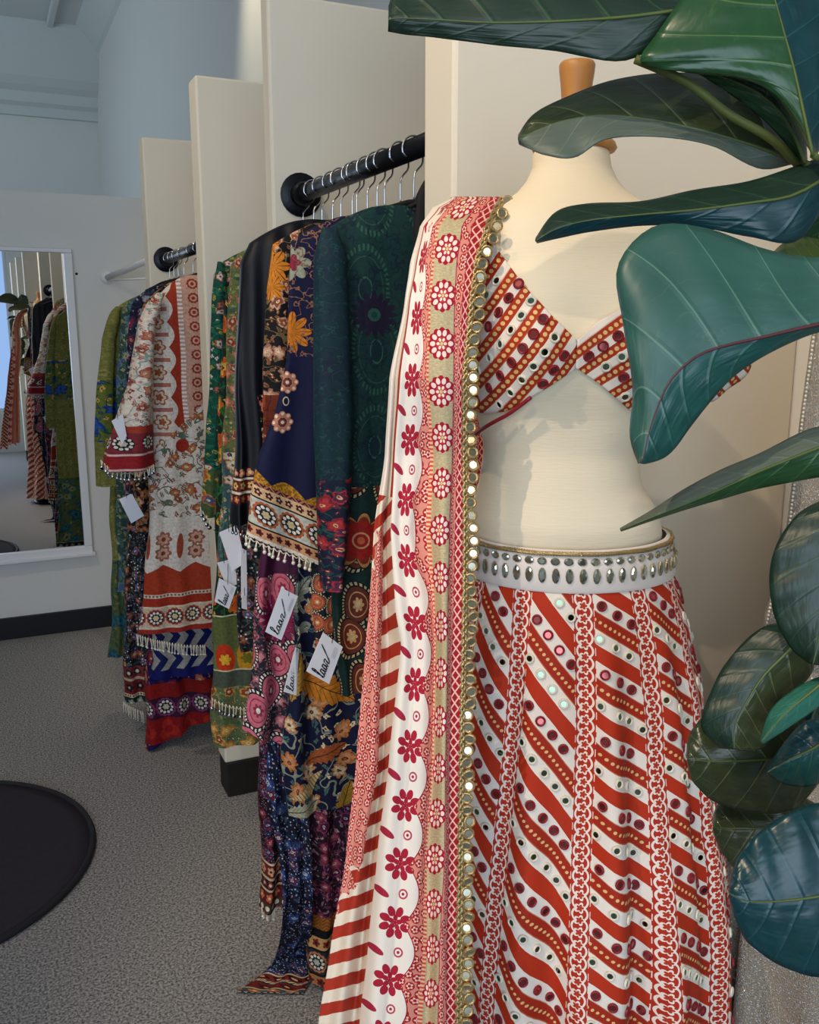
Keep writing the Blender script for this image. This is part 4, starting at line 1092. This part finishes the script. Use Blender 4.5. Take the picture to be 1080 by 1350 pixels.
# stole: hanging ribbon that turns out onto the floor
def stole(e,Y0,rows,mat,thick=.002,n=20):
    vs=[];fs=[];uvs=[]
    for j,(a,b) in enumerate(rows):
        for i in range(n+1):
            t=i/n; p=a.lerp(b,t); q=p+Vector((0,.006*math.sin(t*14+j*.08)*min(1,(len(rows)-j)/10),0)); vs.append(q-Vector((RX,Y0,0))); uvs.append((p.x+p.y*.3,.015+(len(rows)-1-j)*.0085))
    for j in range(len(rows)-1):
        for i in range(n): fs.append((j*(n+1)+i,(j+1)*(n+1)+i,(j+1)*(n+1)+i+1,j*(n+1)+i+1))
    o=mk('stole_cloth',vs,fs,mat,e,uv=uvs); sm=o.modifiers.new('thickness','SOLIDIFY'); sm.thickness=thick; return o
Ys=1.665
Ld=[onY(360,700,Ys),onY(362,900,Ys),onY(352,1040,Ys),onY(368,1130,Ys-.02),onY(372,1200,Ys-.03),onZ(362,1262,.055),onZ(335,1292,.02),onZ(312,1308,.010)]
Rd=[onY(400,700,Ys),onY(402,900,Ys),onY(405,1040,Ys),onY(410,1130,Ys-.02),onY(412,1200,Ys-.03),onZ(410,1262,.045),onZ(408,1296,.014),onZ(400,1310,.006)]
A=catmull(Ld,90);B=catmull(Rd,90)
for p in A+B: p.z=max(p.z,.005)
stole(e,Ys,list(zip(A,B)),FM['navy_sequin_border'])
e=outfit('bordered_skirt','burgundy skirt with gold medallion border, low between trailing stole and striped stole','skirt',GA,Y_BORD)
body(e,Y_BORD+.01,[(412,700),(408,900),(404,1060),(404,1180),(408,1290)],FM['burgundy_medallion_hem'],.03,folds=7,amp=.008,seed=9,right=.78)
# --- rack B
RX=.78
ZB2=1.655
def hangB(y,z,txt): hanger(y,z,.12,.05,txt,random.uniform(-.06,.06))
e=outfit('long_kurta','emerald green silk kurta with small flowers, farthest on the middle rack','kurta',GB,2.47)
body(e,2.47,[(294,345),(282,362),(279,430),(276,520),(271,620),(268,680)],FM['emerald_floral_silk'],.03,folds=7,amp=.007,seed=11)
sleeve(e,2.47,[(345,284,298),(400,279,297),(500,277,296),(600,271,294),(680,266,288)],FM['emerald_floral_silk'],.022,-.035,seed=11)
tassels(e,2.37,[(264,668),(272,680),(282,686)],4,.02,M['ring_white'],M['silver'],coin=True)
hangB(2.47,ZB2,'velvet hanger holding the emerald green kurta')
e=outfit('floral_dress','olive and coral floral dress beside the emerald kurta','dress',GB,2.22)
body(e,2.22,[(314,335),(304,350),(300,430),(297,540),(292,640),(288,760)],FM['olive_coral_floral'],.028,folds=7,amp=.007,seed=12)
price_tag(e,2.17,[(286,742),(302,738),(318,768),(300,776)])
price_tag(e,2.155,[(289,762),(312,774),(302,803),(283,793)],(2,1,3))
hangB(2.22,ZB2,'velvet hanger holding the olive and coral dress')
e=outfit('printed_dress','green dress with orange vase motifs and coin tassel hem, above the dark plinth','dress',GB,2.33)
body(e,2.33,[(298,380),(290,500),(286,640),(284,760),(281,860),(279,930),(281,985)],FM['green_vase_print'],.026,folds=6,amp=.007,seed=13,right=1.0)
tassels(e,2.29,[(280,920),(292,926),(305,930),(318,932),(330,934)],11,.026,M['ring_white'],M['silver'],coin=True)
hangB(2.33,ZB2,'velvet hanger holding the orange vase dress')
e=outfit('mirrorwork_tunic','dark tunic with red and white banded cuffs in front of the green dresses','tunic',GB,2.10)
body(e,2.10,[(322,360),(316,420),(312,560),(306,640),(310,760),(318,860)],FM['dark_mirrorwork_net'],.024,folds=7,amp=.006,seed=14,right=.98)
price_tag(e,2.05,[(289,702),(312,692),(324,742),(306,753)])
price_tag(e,2.04,[(318,722),(325,726),(326,786),(318,788)])
price_tag(e,2.04,[(319,786),(325,780),(326,804),(319,802)])
hangB(2.10,ZB2,'velvet hanger holding the dark banded tunic')
# --- rack C
RX=.64
ZC2=1.69
e=outfit('block_print_kurta','ivory kurta with rust block print, bead fringe hem and red V neckline','kurta',GC,YC)
body(e,YC,[(216,382),(204,396),(198,460),(199,560),(197,660),(192,760),(182,835)],FM['ivory_rust_block_print'],.03,tilt=-.02,folds=5,amp=.005,seed=21)
sleeve(e,YC,[(386,203,222),(398,194,214),(430,181,204),(500,170,202),(560,150,200),(600,136,200),(618,134,202)],FM['ivory_maroon_sleeve'],.05,-.05,seed=21)
tassels(e,YC-.045,[(180,836),(200,842),(220,846),(245,850),(270,850)],26,.03,M['ring_white'],M['pearl'])
tassels(e,YC-.1,[(133,606),(145,616),(165,622),(190,620),(202,612)],16,.02,M['ring_white'],M['silver'],coin=True)
hanger(YC,ZC2,.09,.03,'velvet hanger holding the ivory block print kurta')
price_tag(e,YC-.13,[(147,555),(162,546),(167,575),(161,586)])
e=outfit('chevron_skirt','blue and grey chevron skirt showing under the ivory kurta hem','skirt',GC,2.98)
body(e,2.98,[(206,700),(204,800),(200,850),(199,893)],FM['blue_chevron_print'],.04,folds=5,amp=.006,seed=22)
e=outfit('medallion_skirt','scarlet skirt with purple medallion band, lowest on the third rack','skirt',GC,3.08)
body(e,3.08,[(200,700),(196,820),(192,900),(192,984)],FM['scarlet_medallion_skirt'],.05,tilt=.38,folds=4,amp=.014,seed=23)
e=outfit('mirrorwork_dress','long dark mirror work dress with striped tassel hem, left of the red skirt','dress',GC,3.2)
body(e,3.2,[(182,420),(176,500),(172,620),(166,740),(164,850),(163,925)],FM['dark_mirrorwork_net'],.03,folds=7,amp=.008,seed=24,right=.72)
tassels(e,3.15,[(163,925),(170,930),(178,934),(188,938)],9,.04,M['ring_white'],M['silver'])
hanger(3.2,ZC2,.09,.03,'velvet hanger holding the long mirror work dress')
price_tag(e,3.0,[(157,658),(174,651),(190,680),(173,690)])
e=outfit('scroll_print_dress','black dress with rust scrolls just behind the ivory kurta sleeve','dress',GC,3.05)
body(e,3.05,[(202,388),(188,402),(182,480),(180,560),(178,700)],FM['black_rust_scroll'],.03,folds=6,amp=.006,seed=25)
hanger(3.05,ZC2,.09,.03,'velvet hanger holding the black rust scroll dress')
for y,t in ((2.95,'first'),): hanger(y,ZC2,.09,.03,'velvet hanger holding the blue chevron skirt')
e=outfit('jacquard_gown','olive green jacquard gown with blue flower bands, deepest on the third rack','gown',GC,3.46)
body(e,3.46,[(158,402),(148,414),(143,480),(142,600),(146,700),(148,800),(143,866)],FM['olive_jacquard'],.022,folds=9,amp=.006,seed=31)
sleeve(e,3.46,[(404,150,164),(412,143,160),(450,134,152),(520,127,150),(580,125,150),(640,128,158)],FM['olive_jacquard'],.024,-.03,seed=31)
hanger(3.46,ZC2,.09,.03,'velvet hanger holding the deepest olive gown')
e=outfit('floral_dress','slate blue floral dress next to the olive gown','dress',GC,3.38)
body(e,3.38,[(170,398),(160,410),(154,500),(152,640),(156,780)],FM['slate_blue_floral'],.02,folds=8,amp=.005,seed=32)
hanger(3.38,ZC2,.08,.03,'velvet hanger holding the slate blue dress')
e=outfit('floral_dress','navy and plum floral dress between slate blue and black garments','dress',GC,3.30)
body(e,3.30,[(180,392),(172,404),(166,480),(166,620),(170,760),(172,862)],FM['navy_plum_floral'],.02,folds=8,amp=.005,seed=33)
hanger(3.30,ZC2,.08,.03,'velvet hanger holding the navy and plum dress')
# ================================================================ FIDDLE LEAF FIG
def leafmat(name,base,dark,vein,rough=.32,back=False):
    g=G_(name,rough,.5); u,v=g.uv()
    n=g.noise(g.vec(u,v),3.5,3); col=g.mix(n,base,dark)
    # u: -1..1 across, v: 0..1 along; lateral veins sweep towards the tip
    q=g.abs(g.frac((v-g.abs(u)*.16)*7.)-.5); lat=(q<(.028-g.abs(u)*.02)); col=g.mix(lat*.26,col,vein)
    w2=g.abs(g.frac((u*2.3+g.noise(g.vec(u,v),9,1))*2.)-.5)<.02; col=g.mix(w2*.05,col,vein)
    hgt=g.mx(.10-q,0.)*3.+g.noise(g.vec(u,v),5,2)*1.2
    return g.out(col,hgt,.22,.004)
LM={'teal':leafmat('fig_leaf_teal','145048','0d3b3a','5c8a6c'),'deep':leafmat('fig_leaf_deep_green','143020','0a2014','3c6a3c',.42),
    'mid':leafmat('fig_leaf_green','24502a','143820','7a9a4c'),'olive':leafmat('fig_leaf_olive','3a4426','262e1c','9aa070',.28),
    'under':leafmat('fig_leaf_underside','5d6a5c','454f44','8c9680',.5),'blue':leafmat('fig_leaf_blue_sheen','083c42','06282c','34666e',.3),  # blue leaf colour has the window's blue sheen painted in
    'jade':leafmat('fig_leaf_jade','2f7a66','246252','78b096',.4),'lime':leafmat('fig_leaf_lime','5c6e2a','3c4c1c','b0b46a',.4),
    'sage':leafmat('fig_leaf_sage','2f5c50','224a42','84a890',.42)}
M['vein_red']=plain('purple_midrib','5a2a30',.5,noise=.3); M['vein_lime']=plain('lime_midrib','55662f',.5,noise=.4,nscale=60)
M['bark']=plain('fig_bark','5e4a32',.8,noise=.5,nscale=60,bump=.4); M['twig']=plain('green_twig','5a6428',.6,noise=.5,nscale=50)
M['pot']=plain('charcoal_planter','2c2c30',.5,noise=.2,bump=.1); M['soil']=plain('potting_soil','2a1e16',.95,noise=.6,nscale=80,bump=.8)
PT=dep(1185,600,.80); PT=Vector((PT.x,PT.y,0))
fig=empty('fiddle_leaf_fig',PT,0,'tall fiddle leaf fig with large glossy leaves in front of the dress form','plant')
def leaf(name,st,d0,mats,rib='vein_lime',bend=None,bow=.012,tip=True,seedj=0):
    """st: stations from base to tip: (spine xy, left xy, right xy, ddepth spine, ddepth left, ddepth right)"""
    S=[];Lf=[];Rt=[]
    for s in st:
        ds,dl,dr=(s[3:] if len(s)>3 else (0,bow,bow*.6))
        S.append(dep(s[0][0],s[0][1],d0+ds)); Lf.append(dep(s[1][0],s[1][1],d0+dl)); Rt.append(dep(s[2][0],s[2][1],d0+dr))
    n=40; S=catmull(S,n);Lf=catmull(Lf,n);Rt=catmull(Rt,n); nu=10; V=[];U=[]
    for i in range(n+1):
        for k in range(-nu,nu+1):
            t=abs(k)/nu; e_=Lf[i] if k<0 else Rt[i]; p=S[i].lerp(e_,t)
            dirc=(p-Vector((0,0,H))).normalized(); w=(e_-S[i]).length
            rip=.0018*math.sin(i*.9+k*.25+seedj)*t*min(1,w/.03)+.05*w*math.sin(t*PI)*-1
            p=p+dirc*rip; V.append(p-PT); U.append((k/nu,i/n))
    W_=2*nu+1; F_=[];MI=[]
    for i in range(n):
        for k in range(2*nu): F_.append((i*W_+k,i*W_+k+1,(i+1)*W_+k+1,(i+1)*W_+k)); MI.append(0 if k<nu else 1)
    ms=[LM[mats[0]],LM[mats[1]]]
    o=mk('leaf',V,F_,ms,fig,mi=MI,uv=U); sm=o.modifiers.new('thickness','SOLIDIFY'); sm.thickness=.0011; sm.offset=0
    m=MB(); m.tube([S[i]-PT-(S[i]-Vector((0,0,H))).normalized()*.0008 for i in range(0,n+1,2)],[max(.0003,.0014*(1-i/(n/2+1))) for i in range(0,n//2+1)],6)
    m.build('midrib',M[rib],o)
    return S[0],o
BASES=[]
def LF(*a,**k): BASES.append(leaf(*a,**k))
LF('a',[((905,12),(905,4),(905,22)),((830,22),(830,-60),(830,79)),((740,28),(745,-90),(730,67)),((650,30),(650,-75),(650,59)),((575,26),(580,-30),(580,50)),((528,24),(526,-12),(533,45)),((512,26),(513,8),(512,41))],.62,('deep','deep'))
LF('b',[((1072,205),(1070,200),(1076,205)),((1060,150),(1005,112),(1092,170)),((1048,95),(915,96),(1110,110)),((1036,50),(846,84),(1118,50)),((1022,0),(868,42),(1110,-10)),((1005,-55),(925,-35),(1080,-70)),((990,-100),(988,-100),(992,-101))],.60,('mid','blue'))
LF('c',[((1062,215),(1058,214),(1064,212)),((1040,165),(1010,160),(1058,140)),((1010,130),(965,125),(1040,96)),((960,104),(930,102),(990,84)),((915,92),(914,93),(916,91))],.64,('mid','deep'))
LF('d',[((1046,212),(1044,206),(1044,216)),((1000,194),(1012,125),(1000,222)),((940,176),(935,100),(940,192),.0,.02,-.012),((870,160),(872,97),(870,180),.0,.022,-.016),((800,152),(805,107),(800,183),0,.02,-.018),((748,158),(748,128),(758,207),0,.014,-.018),((708,172),(705,150),(718,204),0,.006,-.014),((683,184),(684,178),(685,190))],.66,('olive','under'))
LF('e',[((1092,232),(1090,205),(1094,260)),((1045,258),(1042,222),(1050,318)),((985,268),(985,240),(988,312)),((915,277),(915,251),(918,299)),((845,283),(845,266),(848,297)),((780,290),(775,269),(780,305)),((735,301),(733,280),(735,314)),((706,318),(707,314),(708,320))],.63,('deep','blue'))
LF('f',[((1096,424),(1092,340),(1096,432)),((1050,434),(1050,338),(1052,447)),((1000,446),(1000,326),(1004,471)),((955,456),(930,301),(970,494)),((918,470),(862,299),(948,516)),((885,500),(815,350),(928,540)),((868,535),(822,425),(910,563)),((856,570),(835,510),(892,588)),((850,597),(831,572),(874,604)),((845,611),(842,611),(850,611))],.58,('sage','teal'),rib='vein_red')
LF('g',[((1100,582),(1100,560),(1100,625)),((1060,598),(1062,568),(1062,632)),((1000,622),(1002,598),(1000,644)),((950,645),(950,620),(950,658)),((905,664),(903,645),(905,671)),((860,682),(858,674),(862,685)),((818,699),(818,697),(819,700))],.62,('under','mid'))
LF('h',[((1100,655),(1098,655),(1104,656)),((1094,690),(1050,680),(1140,690)),((1092,740),(1018,735),(1165,740)),((1088,790),(1018,800),(1165,790)),((1080,840),(1040,850),(1140,845)),((1072,876),(1066,873),(1080,876))],.56,('deep','deep'))
LF('i',[((1066,826),(1062,824),(1070,830)),((1040,858),(1008,826),(1072,882)),((1008,890),(962,868),(1042,918)),((985,925),(936,915),(1025,945)),((970,955),(925,958),(1010,982)),((968,988),(950,986),(990,990))],.60,('deep','olive'))
LF('j',[((1100,888),(1098,886),(1102,892)),((1070,912),(1055,905),(1085,925)),((1035,942),(1018,935),(1045,955)),((1004,978),(1003,976),(1006,980))],.575,('jade','jade'))
LF('k',[((1100,995),(1098,985),(1100,1003)),((1050,998),(1050,940),(1052,1062)),((1000,1002),(990,925),(1000,1072)),((945,1004),(935,940),(945,1058)),((915,1002),(910,968),(914,1030)),((906,1000),(906,996),(907,1004))],.64,('olive','olive'))
LF('l',[((1110,1090),(1105,1080),(1112,1100)),((1050,1090),(1045,1045),(1045,1150)),((995,1092),(990,1050),(985,1152)),((955,1092),(950,1058),(955,1128)),((940,1090),(940,1084),(941,1098))],.66,('olive','olive'))
LF('m',[((1210,1150),(1205,1120),(1205,1180)),((1150,1165),(1140,1075),(1150,1270)),((1090,1180),(1090,1057),(1090,1288)),((1030,1188),(1025,1080),(1035,1275)),((985,1188),(980,1120),(985,1240)),((962,1178),(962,1165),(963,1190))],.52,('blue','blue'))
LF('n',[((1110,960),(1108,950),(1112,972)),((1075,985),(1065,950),(1080,1030)),((1040,1002),(1030,985),(1042,1035)),((1012,1018),(1012,1015),(1014,1021))],.60,('blue','teal'))
LF('o',[((1110,335),(1108,322),(1112,350)),((1075,340),(1070,313),(1078,378)),((1040,335),(1038,318),(1042,352)),((1018,338),(1018,335),(1019,340))],.70,('lime','mid'))
LF('p',[((1120,250),(1118,245),(1124,256)),((1095,275),(1070,268),(1120,290)),((1080,310),(1058,305),(1105,322)),((1072,345),(1070,343),(1075,346))],.72,('mid','lime'))
LF('q',[((1095,900),(1090,895),(1100,905)),((1075,935),(1045,930),(1110,950)),((1062,975),(1035,975),(1095,990)),((1056,1010),(1054,1009),(1060,1011))],.66,('blue','deep'))
# trunk, petioles and pot
m=MB(); tk=[Vector((0,0,.32)),Vector((.012,.01,.7)),Vector((-.008,.006,1.05)),Vector((.006,-.006,1.4)),Vector((-.012,.004,1.75))]
TK=catmull(tk,40); m.tube(TK,[.017-.011*i/40 for i in range(41)],12); m.build('trunk',M['bark'],fig)
for b,o in BASES:
    bl_=b-PT; tgt=min(TK,key=lambda q:abs(q.z-(bl_.z-.05))); mid=(bl_+tgt)/2+Vector((0,0,.012))
    m=MB(); m.tube(catmull([bl_,mid,tgt],12),[.0022+.0016*i/12 for i in range(13)],7); m.build('petiole',M['twig'],o)
m=MB(); m.tube(catmull([dep(838,78,.625)-PT,dep(905,108,.63)-PT,dep(960,150,.635)-PT,dep(1015,182,.64)-PT,dep(1060,225,.66)-PT,Vector((0,0,1.48))],24),.0032,8); m.build('branch',M['twig'],fig)
m=MB(); m.lathe([(.0,.0),(.105,.0),(.12,.03),(.135,.30),(.138,.34),(.128,.34),(.12,.30),(0,.30)],32); m.build('planter',M['pot'],fig)
m=MB(); m.lathe([(.12,.300),(.08,.312),(.03,.318),(0,.32)],24); m.build('soil',M['soil'],fig)
# ================================================================ SILVER GOWN ON A SECOND FORM
def silver_mat():
    g=G_('silver_embroidered_tulle',.5,.5); u,v=g.uv()
    D,r,lx,ly,r2=g.voro(u*20.,v*15.,.4); d=g.sqrt(lx*lx+ly*ly)
    rings=g.mx(g.band(d,.36,.42),g.band(d,.22,.26)); pet=g.petal(lx,ly,6,.2,.5)
    col=g.over(lin('b4a896'),(rings,'d8d0bc'),(pet,'cfc6b0'),(d<.05,'e8e4da'))
    D2,r3,a,b,r4=g.voro(u*260.,v*260.,1.); sp=(D2<.34)*(r3>.25); col=g.mix(sp,col,'f2f2ee')
    s=g.mx(g.mx(rings,pet),sp); return g.out(col,s+g.noise(g.vec(u,v),500,2),.9,.004,rough=g.m('MULTIPLY_ADD',s,-.38,.55),metal=s*.6)
GP=Vector((1.0,.74,0))
e=empty('second_dress_form',GP,RZ,'cream dress form mostly outside the right edge, carrying the silver gown','dress form')
g2=empty('silver_gown',GP,RZ,'silver beaded gown with embroidered flared skirt at the right edge','gown')
def gl(px,py,yl=0.):
    r=ray(px,py); t=(ey[0]*GP.x+ey[1]*GP.y+yl)/(ey[0]*r[0]+ey[1]*r[1])
    return (ex[0]*(r[0]*t-GP.x)+ex[1]*(r[1]*t-GP.y),H+r[2]*t)
GT=[]
for px,py in ((1088,395),(1072,440),(1056,560),(1040,690),(1010,820),(985,960),(960,1130),(946,1200),(936,1300)):
    x,z=gl(px,py,0); GT.append((z,-x))
GT.append((.04,GT[-1][1]+.07)); GT.sort()
vs=[];fs=[];uvs=[];nr,nt=90,120
for i in range(nr+1):
    z=lerp(GT[0][0],GT[-1][0],i/nr); a=interp(GT,z)[0]; w=min(1,max(0,(1.15-z)/.4))
    for k in range(nt+1):
        th=2*PI*k/nt+PI/2; f=1+w*(.05*math.sin(th*14+z*2)+.025*math.sin(th*23+1)); b_=min(a*.85,.30)
        X_=a*f*math.cos(th); Y_=b_*f*math.sin(th)*(1 if math.sin(th)<0 else .5); wx_=GP.x+ex[0]*X_+ey[0]*Y_; X_-=max(0,wx_-1.19)/ex[0]; wy_=GP.y+ex[1]*X_+ey[1]*Y_; Y_-=max(0,wy_-1.09)/ey[1]; vs.append((X_,Y_,z)); uvs.append((k/nt*2*PI*.25,z))
n=nt+1
for i in range(nr):
    for k in range(nt): fs.append((i*n+k,i*n+k+1,(i+1)*n+k+1,(i+1)*n+k))
mk('gown_cloth',vs,fs,silver_mat(),g2,uv=uvs)
m=MB(); pts=[]
for i in range(90):
    z=lerp(GT[-1][0],1.05,i/89); a=interp(GT,z)[0]; pts.append(Vector((-a-.003,-.01,z)))
for p in pts: m.ball(p,.0019,0,6)
o=m.build('bead_edging',M['pearl'],g2); o['kind']='stuff'
m=MB(); zt2=GT[-1][0]; m.lathe([(.08,zt2-.04),(.09,zt2+.01),(.085,zt2+.06),(.055,zt2+.10),(.045,zt2+.16),(.04,zt2+.165),(0,zt2+.17)],40); m.build('torso',M['linen'],e)
m=MB(); m.tube([(0,0,.02),(0,0,zt2)],.014,12); m.lathe([(.15,0),(.15,.012),(.02,.03),(0,.03)],32); m.build('stand',M['iron'],e)
# ---- ceiling spotlights
def spot(loc,target,power,col,size=40,r=.03,blend=.5,label=''):
    e=empty('track_spotlight',loc,0,label,'spotlight','ceiling track spotlights')
    d=(Vector(target)-Vector(loc)).normalized(); R3=d.to_track_quat('-Z','Y').to_matrix()
    m=MB(); m.lathe([(.0,.13),(.035,.13),(.045,.1),(.045,-.0),(.040,-.0),(.038,.05),(0,.052)],20,0,(0,0,0),R3); m.build('housing',M['lamp_black'],e)
    m=MB(); m.tube([(0,0,.06),(0,0,ZC-loc[2])],.007,8); m.build('stem',M['lamp_black'],e)
    l=bpy.data.lights.new('spot_lamp','SPOT'); l.energy=power; l.color=col; l.spot_size=math.radians(size); l.spot_blend=blend; l.shadow_soft_size=r
    o=bpy.data.objects.new('spot_lamp',l); COL.objects.link(o); o.parent=e; o.location=R3@Vector((0,0,-.02)); o.rotation_euler=d.to_track_quat('-Z','Y').to_euler()
WARM=(1.,.80,.58)
spot((-1.1,.2,3.15),(.62,.9,1.15),112,WARM,50,.012,.5,'black ceiling spotlight aimed at the dress form')
spot((-1.0,-.5,2.85),(.8,1.0,1.1),46,WARM,50,.012,.5,'black ceiling spotlight beside the first one')
spot((-.5,1.0,3.2),(.7,1.9,1.2),42,WARM,70,.04,.7,'black ceiling spotlight over the nearest rack')
spot((-.6,2.3,3.2),(.7,3.1,1.0),50,WARM,75,.04,.7,'black ceiling spotlight over the far racks')
spot((.9,4.15,3.85),(1.22,4.05,2.6),120,(1.,.88,.62),58,.04,.8,'black ceiling spotlight washing the right wall')
